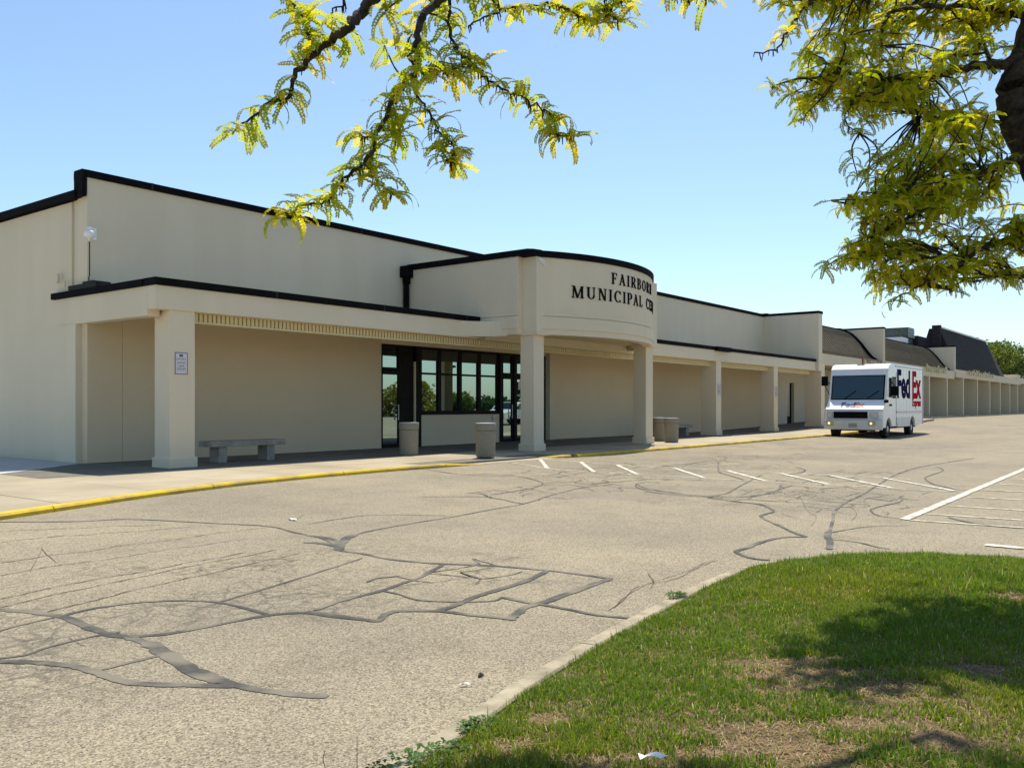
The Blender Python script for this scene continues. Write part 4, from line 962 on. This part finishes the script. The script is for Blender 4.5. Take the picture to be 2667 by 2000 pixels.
# ------------------------------------------------------------------ trees in leaf-card style (far) 
def crown_tree(name, base, hgt, rad, label, tone, n_=5200, trunk_h=.3, leaf=.22, cat='tree', group=None, seed=1, squash=.8):
    rg = np.random.default_rng(seed); rr = random.Random(seed)
    r = empty(name, base, label, cat, group); bx_, by_, bz_ = base
    mb = MB(); th = hgt*trunk_h
    mb.tube([(bx_, by_, bz_-.1), (bx_+.1, by_, bz_+th*.6), (bx_, by_+.1, bz_+th), (bx_+.1, by_, bz_+hgt*.8)], [hgt*.03, hgt*.024, hgt*.02, hgt*.006], 8)
    lobes = []
    for k in range(15):
        a = rr.uniform(0, 6.28); q = rr.uniform(.2, .78)*rad; z = bz_+th+(hgt-th)*rr.uniform(.2, .82)
        c_ = Vector((bx_+math.cos(a)*q, by_+math.sin(a)*q, z)); lobes.append((c_, rad*rr.uniform(.28, .5)))
        mb.tube([(bx_, by_, bz_+th*.9), tuple((Vector((bx_, by_, bz_+th))+c_)/2+Vector((0, 0, -.1))), tuple(c_)], [hgt*.012, hgt*.008, hgt*.003], 5)
    lobes.append((Vector((bx_, by_, bz_+hgt-rad*.35)), rad*.38))
    mb.build('trunk', BARK, r)
    per = n_//len(lobes); VV = []; CC = []
    for c_, rad_ in lobes:
        d = rg.normal(size=(per, 3)); d /= np.linalg.norm(d, axis=1)[:, None]; q = rad_*rg.uniform(.55, 1.08, per)**.6
        q *= 1+.25*np.sin(d[:, 0]*5+c_.x)*np.sin(d[:, 2]*6)
        P = np.array(c_)+d*q[:, None]*np.array([1, 1, squash])
        s = leaf*rg.uniform(.6, 1.3, per); a = rg.normal(size=(per, 3)); a /= np.linalg.norm(a, axis=1)[:, None]; b = np.cross(a, rg.normal(size=(per, 3))); b /= np.linalg.norm(b, axis=1)[:, None]
        VV.append(np.stack([P-a*s[:, None], P+b*s[:, None]*.6, P+a*s[:, None], P-b*s[:, None]*.6], 1).reshape(-1, 3))
        tn = np.array(tone)*rg.uniform(.6, 1.35, (per, 1)); CC.append(np.repeat(np.concatenate([tn, np.ones((per, 1))], 1), 4, 0))
    V = np.concatenate(VV); m_ = len(V)//4; i = np.arange(m_)[:, None]*4; tri = np.concatenate([i+[0, 1, 2], i+[0, 2, 3]], 1).reshape(-1, 3)
    me = np_mesh('crown', V-np.array(base), tri, np.concatenate(CC)); me.materials.append(CROWNM); o = bpy.data.objects.new('crown', me); COL.objects.link(o); o.parent = r
    return r
GT = 'trees beyond the end of the shops'
crown_tree('tree', (112, 20.5, .4), 9.0, 2.6, 'small yellow green tree against the sloping end of the mansard roof', (.12,.14,.03), 3000, leaf=.16, group=GT, seed=2)
crown_tree('tree', (124, 21.5, .4), 9.4, 4.2, 'bright green rounded tree above the farthest low shop', (.10,.14,.025), 6500, leaf=.17, group=GT, seed=3)
crown_tree('tree', (136, 21, .4), 9.6, 4.4, 'mid green tree at the right edge of the shops', (.07,.12,.03), 6500, leaf=.18, group=GT, seed=4)
crown_tree('tree', (130, 26, .4), 8.2, 4.5, 'dark tree low behind the end of the shops', (.04,.07,.02), 6000, leaf=.2, group=GT, seed=5)
crown_tree('tree', (152, 22, .4), 8.6, 5, 'dull green tree farthest off behind the shops', (.06,.09,.03), 6000, leaf=.2, group=GT, seed=6)
# things seen in the entrance glass
GR = 'greenery mirrored in the entrance windows'
for k, (x, y, h_, r_, lb, tn) in enumerate([
    (57, -20, 2.7, 3.2, 'yellow green bushy tree mirrored in the leftmost window bay', (.16,.16,.02)),
    (50, -21.5, 2.6, 3.0, 'yellow green tree mirrored in the left glass door', (.15,.15,.02)),
    (66, -22, 1.9, 2.4, 'low green bush mirrored in the second window bay', (.07,.12,.02)),
    (75, -24, 1.8, 2.6, 'low dark green bush mirrored in the third window bay', (.04,.09,.03)),
    (74.5, -18.5, 3.9, 2.0, 'dark green tree mirrored in the fourth window bay', (.03,.075,.03)),
    (86, -21, 4.0, 2.4, 'dark green tree mirrored beside the glass door frame', (.03,.07,.03))]):
    crown_tree('bush', (x, y, .3), h_, r_, lb, tn, 2600, .15, .2, 'tree', GR, seed=20+k)
lp = empty('light_pole', (61.5, -18.5, .4), 'thin lot light pole mirrored in the second window bay', 'light pole')
mb = MB(); mb.tube([(61.5, -18.5, .3), (61.5, -18.5, 4.9)], [.09, .05], 8); mb.build('pole', BRONZE, lp)
mb = MB(); mb.box(61.2, 61.8, -18.8, -18.2, 4.9, 5.1); mb.build('lamp_head', BRONZE, lp)
def car(x, y, label):
    r = empty('parked_car', (x, y, zg(x)), label, 'car'); z = zg(x)
    pf = [(-2.2,.35),(-2.25,.75),(-1.3,.95),(-.7,1.42),(.9,1.45),(1.7,1.0),(2.2,.9),(2.25,.4)]
    mb = MB(); V = [(x+a, y-.88, z+b) for a, b in pf]+[(x+a, y+.88, z+b) for a, b in pf]; n_ = 8
    mb.add(V, [tuple(range(n_-1, -1, -1)), tuple(range(n_, 2*n_))]+[(i, (i+1) % n_, (i+1) % n_+n_, i+n_) for i in range(n_)]); mb.build('body', WHITE, r, .05)
    mb = MB()
    for s_ in (-1, 1): mb.extr([(x-1.1, y+s_*.885, z+.98), (x+1.4, y+s_*.885, z+1.02), (x+.8, y+s_*.885, z+1.36), (x-.6, y+s_*.885, z+1.34)], (0, -.004, 0), (0, .004, 0))
    mb.build('side_window', CARGL, r)
    mb = MB(); mb.extr([(x-1.24, y-.75, z+1.0), (x-1.24, y+.75, z+1.0), (x-.76, y+.7, z+1.4), (x-.76, y-.7, z+1.4)], (-.02, 0, .01), (-.005, 0, 0)); mb.build('windscreen', CARGL, r)
    for a in (-1.4, 1.4):
        for s_ in (-1, 1): mb = MB(); mb.tube([(x+a, y+s_*.7, z+.32), (x+a, y+s_*.92, z+.32)], .32, 20); mb.build('wheel', RUBBER, r)
car(45.5, 1.2, 'white parked car mirrored in the glass doors behind the drum column')

# ------------------------------------------------------------------ honey locust over the camera
def leaf_variant(L_, curve, pairs, w_l, seed):
    rr = random.Random(seed); V = []; T_ = []; 
    pts = []; a = 0; p = Vector((0, 0, 0)); st = L_/pairs
    for i in range(pairs+1):
        pts.append(p.copy()); a += curve/pairs*(1+rr.uniform(-.3, .3)); p = p+Vector((math.cos(a), rr.uniform(-.05, .05), -math.sin(a)))*st
    for i in range(1, pairs+1):
        q = pts[i]; t = (pts[i]-pts[i-1]).normalized(); f = math.sin(math.pi*(.18+.75*i/pairs))
        ll = w_l*(.45+.6*f)
        for s in (-1, 1):
            d = (Vector((0, s, 0))*.95+t*.25+Vector((0, 0, -.28+rr.uniform(-.25, .25)))).normalized(); ww = t*st*.74
            o = len(V); V += [q, q+d*ll*.5+ww, q+d*ll, q+d*ll*.5-ww]; T_ += [(o, o+1, o+2), (o, o+2, o+3)]
    for i in range(pairs):
        a_, b_ = pts[i], pts[i+1]; w = Vector((0, .0011, 0)); o = len(V); V += [a_-w, a_+w, b_+w, b_-w]; T_ += [(o, o+1, o+2), (o, o+2, o+3)]
    return np.array([tuple(v) for v in V]), np.array(T_)
VAR = [leaf_variant(L_, cu, pr_, wl_, i) for i, (L_, cu, pr_, wl_) in enumerate([(.13,1.5,10,.019),(.145,1.9,11,.021),(.11,1.2,9,.018),(.15,2.2,11,.02),(.09,1.3,8,.016),(.13,.8,10,.02)])]
TR = at(2830, 1539, 5.5); TR = Vector((TR.x, TR.y, .12))
tree = empty('honey_locust_tree', TR, 'honey locust tree with dark trunk and yellow green feathery leaves over the lawn', 'tree')
tp = [(2850,1560,5.5,.21),(2835,1300,5.5,.17),(2815,1000,5.5,.155),(2795,700,5.5,.15),(2755,500,5.5,.148),(2715,400,5.5,.15),(2682,300,5.5,.175),(2680,235,5.5,.185),(2712,130,5.5,.155),(2735,0,5.5,.14),(2745,-200,5.5,.12),(2720,-500,5.6,.09),(2700,-900,5.8,.04)]
mb = MB(); pts = [at(u, v, d) for u, v, d, r in tp]; pts[0].z = .05
# densify & roughen the trunk
PP = []; RR = []
for i in range(len(pts)-1):
    for k in range(6):
        t = k/6; PP.append(pts[i].lerp(pts[i+1], t)); RR.append((tp[i][3]*(1-t)+tp[i+1][3]*t))
PP.append(pts[-1]); RR.append(tp[-1][3])
mb.tube(PP, RR, 28)
mb.v = [tuple(Vector(v)+Vector((noise.noise(Vector(v)*16), noise.noise(Vector(v)*16+Vector((9, 0, 0))), 0))*.022) for v in mb.v]
mb.build('trunk', BARK, tree, smooth=True)
def C5(P): return [(500+x*.4823, y*.4823) for x, y in P]
def C6(P): return [(1600+x*.4823, y*.4823) for x, y in P]
BR = [  # (pixel path, d start, d end, r start, r end, leafiness)
 ([(2740,-150),(2500,-330),(2200,-420),(1800,-400),(1450,-330),(1150,-170),(1040,-60)]+C5([(980,0),(900,90),(820,165),(720,240),(640,310),(560,420),(510,530),(400,570),(230,700)]), 5.5, 3.95, .06, .004, (.55, 1)),
 (C5([(430,-120),(520,0),(590,80),(620,150),(640,215),(600,300)]), 4.2, 4.05, .006, .008, (.2, .9)),
 ([(2200,-420),(1800,-250),(1450,-150),(1250,-80)]+C5([(1400,-60),(1320,20),(1240,90),(1210,250),(1210,370),(1130,480),(1080,560),(1020,680),(960,830),(880,920),(780,1010),(720,1090),(560,1130),(500,1170)]), 4.9, 3.85, .03, .003, (.42, 1)),
 (C5([(1380,-80),(1390,0),(1400,200),(1440,280),(1520,350),(1590,430),(1700,490),(1800,540),(1900,590),(1950,650),(1960,720),(2070,740)]), 4.2, 4.05, .010, .003, (.1, 1)),
 (C5([(1210,370),(1300,400),(1380,380),(1450,365),(1530,355)]), 4.15, 4.15, .008, .005, (.1, .9)),
 (C5([(1150,420),(1240,540),(1300,640),(1340,720),(1410,780),(1410,860),(1380,870)]), 4.15, 4.0, .008, .003, (.1, 1)),
 (C5([(960,860),(975,920),(1000,980),(1080,1050)]), 3.95, 3.85, .005, .003, (.0, 1)),
 (C5([(1030,660),(960,740),(900,730)]), 4.0, 3.95, .004, .002, (.5, 1)),
 (C5([(1490,135),(1600,90),(1700,60),(1860,30),(1950,20),(2050,60),(2150,110),(2250,60),(2350,-30)]), 4.15, 4.25, .003, .010, (.2, 1)),
 (C5([(830,0),(800,40),(750,90)]), 4.15, 4.15, .005, .003, (2, 3)),
 (C5([(1040,570),(1090,600),(1120,690),(1100,740)]), 4.05, 4.05, .004, .003, (.3, 1)),
 (C5([(2300,-60),(2230,0),(2260,60),(2300,120)]), 4.2, 4.2, .006, .003, (.2, 1)),
 (C6([(310,-40),(360,-10),(420,-20),(510,-30)]), 4.2, 4.2, .005, .004, (0, 1)),
 # right-hand mass
 (C6([(2330,240),(2150,330),(2040,352),(1900,372),(1700,402),(1500,430),(1250,400),(1000,430),(850,470)]), 5.5, 5.3, .045, .003, (.1, 1)),
 (C6([(2300,780),(2160,860),(2000,930),(1850,1000),(1650,1040),(1450,1060),(1250,1110)]), 5.5, 5.2, .035, .003, (.1, 1)),
 (C6([(2400,1180),(2212,1270),(2050,1325),(1900,1390),(1790,1460),(1700,1510),(1520,1620)]), 5.5, 5.2, .03, .004, (.0, 1)),
 (C6([(1900,1390),(1600,1380),(1400,1360),(1250,1380),(1130,1440)]), 5.35, 5.2, .014, .003, (.0, 1)),
 (C6([(2300,100),(2050,60),(1850,30),(1520,60),(1450,150),(1440,250)]), 5.5, 5.2, .03, .006, (.1, 1)),
 (C6([(1400,-80),(1150,-30),(1060,20),(980,100),(930,180),(880,270),(760,285)]), 5.4, 5.0, .014, .004, (.1, .75)),
 (C6([(2300,1500),(2120,1500),(1900,1520),(1800,1560)]), 5.5, 5.4, .012, .003, (.0, 1)),
 (C6([(2250,700),(2000,640),(1850,600),(1650,620)]), 5.6, 5.7, .016, .003, (.1, 1)),
 (C6([(1500,430),(1350,520),(1250,620),(1330,730)]), 5.4, 5.3, .01, .003, (.1, 1)),
 (C6([(1250,400),(1100,550),(1000,650)]), 5.4, 5.3, .008, .003, (.1, 1)),
 (C6([(1850,1000),(1650,1150),(1450,1250),(1250,1330)]), 5.3, 5.2, .01, .003, (.1, 1)),
 (C6([(2050,400),(2000,250),(1900,120),(1700,0)]), 5.5, 5.4, .014, .005, (.1, 1)),
]
nodes = []; 
def smooth_path(W_, sub=5):
    Q = []
    for i in range(len(W_)-1):
        p0, p1, p2, p3 = W_[max(i-1, 0)], W_[i], W_[i+1], W_[min(i+2, len(W_)-1)]
        for k in range(sub):
            t = k/sub; Q.append(.5*((2*p1)+(p2-p0)*t+(2*p0-5*p1+4*p2-p3)*t*t+(3*p1-p0-3*p2+p3)*t**3))
    Q.append(W_[-1]); return Q
tw = MB(); allp = []
for path, d0, d1, r0, r1, (la, lb) in BR:
    W_ = [at(u, v, d1+(d0-d1)*(1-i/(len(path)-1))**(22 if path[0][1] < -100 else 2)+random.uniform(-.03, .03)) for i, (u, v) in enumerate(path)]
    Q = smooth_path(W_); nq = len(Q)
    Q = [q+Vector((random.gauss(0, 1), random.gauss(0, 1), random.gauss(0, 1)))*.006 for q in Q]
    rs = [max(.0038, r0+(r1-r0)*(i/(nq-1))**.7) for i in range(nq)]
    m_ = MB(); m_.tube(Q, rs, 7 if r0 > .02 else 5)
    m_.build('branch', BARK, tree, smooth=True)
    for i, q in enumerate(Q):
        f = i/(nq-1); allp.append((q, rs[i]))
        if rs[i] < .014:
            for _ in range(2):                         # knobbly spur shoots and last year's stalks
                e = q+Vector((random.gauss(0, .006), random.gauss(0, .006), -random.uniform(.004, .03 if r0 > .02 else .045))); tw.tube([q, e], [.0035, .002], 4)
        if la <= f <= lb and rs[i] < .03 and (r0 > .02 or random.random() < .95): nodes.append((q, i == nq-1))
# side twigs reaching into the leafy regions of the right-hand mass
def poly_in(u, v, P):
    c_ = False; j = len(P)-1
    for i in range(len(P)):
        if (P[i][1] > v) != (P[j][1] > v) and u < (P[j][0]-P[i][0])*(v-P[i][1])/(P[j][1]-P[i][1])+P[i][0]: c_ = not c_
        j = i
    return c_
POLY_A = C6([(680,-200),(700,20),(830,30),(1080,40),(1130,180),(1000,270),(860,440),(800,520),(960,520),(960,620),(1050,640),(1180,600),(1250,620),(1300,720),(1400,690),(1430,600),(1650,560),(1750,470),(1950,400),(2030,320),(2200,100),(2600,-100),(2600,-300)])
POLY_B = C6([(1600,600),(1750,520),(1950,520),(2060,640),(2160,860),(2300,1000),(2500,1300),(2300,1560),(2050,1500),(1850,1540),(1790,1560),(1700,1500),(1500,1600),(1370,1600),(1420,1430),(1120,1450),(1180,1370),(1400,1240),(1240,1170),(1220,1080),(1400,1060),(1240,1000),(1330,930),(1420,880),(1500,800),(1650,760),(1620,680)])
POLY_C = C5([(1050,-100),(1030,60),(1010,240),(1150,300),(1300,330),(1400,200),(1600,40),(1700,-100)])
twigN = 0; tries = 0
right = [(q, r) for q, r in allp]
def nearest(p):
    return min(right, key=lambda t: (t[0]-p).length_squared)[0]
def pix(p): d = p.x*FW.x+p.y*FW.y; return UC+(p.x*RT.x+p.y*RT.y)/d*FPX, VH-(p.z-EYE)/d*FPX
targets = []
for poly, cnt, dr_ in ((POLY_A, 53, (5.0, 6.1)), (POLY_B, 52, (5.0, 6.1)), (POLY_C, 4, (4.0, 4.3))):
    us = [p[0] for p in poly]; vs_ = [p[1] for p in poly]; k = 0
    while k < cnt:
        u, v = random.uniform(min(us), max(us)), random.uniform(min(vs_), max(vs_))
        if not (poly_in(u, v, poly) and v > -160 and u < 2760): continue
        c_ = at(u, v, random.uniform(*dr_)); j = 0
        while j < 7:
            p = c_+Vector((random.gauss(0, .17), random.gauss(0, .17), random.gauss(0, .045))); pu, pv = pix(p)
            j += 1
            if poly_in(pu, pv, poly): targets.append(p)
        k += 1
# the crown goes on above and behind the frame
for k in range(330):
    a = random.uniform(0, 6.28); q = random.uniform(.3, 2.9)
    p = Vector((TR.x-.1+math.cos(a)*q, TR.y+.4+math.sin(a)*q, random.uniform(3.6, 6.6)))
    d = p.x*FW.x+p.y*FW.y
    if d > .5:
        u, v = pix(p)
        if -100 < u < 2760 and v > -60: continue
    sh = p-Vector((.39, .19, 1))*p.z; sd = sh.x*FW.x+sh.y*FW.y
    if sd > 2.6:
        su = UC+(sh.x*RT.x+sh.y*RT.y)/sd*FPX
        if not (4.2 < sd < 6.0 and su > 2280): continue
    targets.append(p)
for p in targets:
    s_ = nearest(p); L_ = (p-s_).length
    if L_ > 2.2: s_ = p+(s_-p)*2.2/L_
    mid = (p+s_)/2+Vector((random.gauss(0, .05), random.gauss(0, .05), random.uniform(0, .12)*L_))
    Q = smooth_path([s_, mid, p], 4); tw.tube(Q, [.007-.004*i/(len(Q)-1) for i in range(len(Q))], 4)
    for i, q in enumerate(Q):
        if i > len(Q)*.35 and random.random() < .55: nodes.append((q, False))
    nodes.append((p, True))
o = tw.build('twigs', BARK, tree); o['kind'] = 'stuff'
# leaves in rosettes at the nodes
LV = []; LC = []; LT = []; off = 0; inst = []
TRn = np.array(TR)
for q, tipn in nodes:
    k = random.randint(4, 6) if tipn else (random.choice((1, 2, 2, 3)) if pix(q)[0] < 1900 else random.choice((2, 2, 3, 3)))
    if pix(q)[1] < -80 and q.x*FW.x+q.y*FW.y > 1: k = max(2, k-1)
    a0 = random.uniform(0, 6.28)
    for j in range(k):
        a = a0+6.28*j/k+random.uniform(-.5, .5); e = random.uniform(-.1, 1.0); sc = random.uniform(.8, 1.25)*(1 if pix(q)[0] < 1900 else .80)
        M = Matrix.Translation(q) @ Matrix.Rotation(a, 4, 'Z') @ Matrix.Rotation(-e, 4, 'Y') @ Matrix.Rotation(random.uniform(-.6, .6), 4, 'X') @ Matrix.Scale(sc, 4)
        inst.append((M, random.randrange(6), (q-Vector((0, 0, EYE))).length, random.random()))
def tone(t): return (.31+.31*t*t, .36+.15*t, .012+.010*t)
vis = [i for i, (M, v_, d, t) in enumerate(inst) if 0 < pix(M.translation)[0] < 2667 and 0 < pix(M.translation)[1] < 2000]
vis.sort(key=lambda i: inst[i][2]); single = set(vis[:300])
vm = {}
for i, (M, v_, d, t) in enumerate(inst):
    if i in single:
        key = (v_, int(t*3))
        if key not in vm:
            V, T_ = VAR[v_]; cc = np.ones((len(V), 4)); cc[:, :3] = np.array(tone((key[1]+.5)/3)); me = np_mesh('leaf', V, T_, cc); me.materials.append(LEAFM); vm[key] = me
        o = bpy.data.objects.new('leaf', vm[key]); COL.objects.link(o); o.parent = tree; o.matrix_local = Matrix.Translation(-TR) @ M
    else:
        V, T_ = VAR[v_]; A = np.array(M); W2 = V@A[:3, :3].T+A[:3, 3]-TRn
        LV.append(W2); LT.append(T_+off); off += len(V); cc = np.ones((len(V), 4)); cc[:, :3] = np.array(tone(t)); LC.append(cc)
me = np_mesh('foliage', np.concatenate(LV), np.concatenate(LT), np.concatenate(LC)); me.materials.append(LEAFM)
o = bpy.data.objects.new('foliage', me); COL.objects.link(o); o.parent = tree; o['kind'] = 'stuff'
print('blades', n, 'leaves', len(inst), 'objects', len(bpy.data.objects))
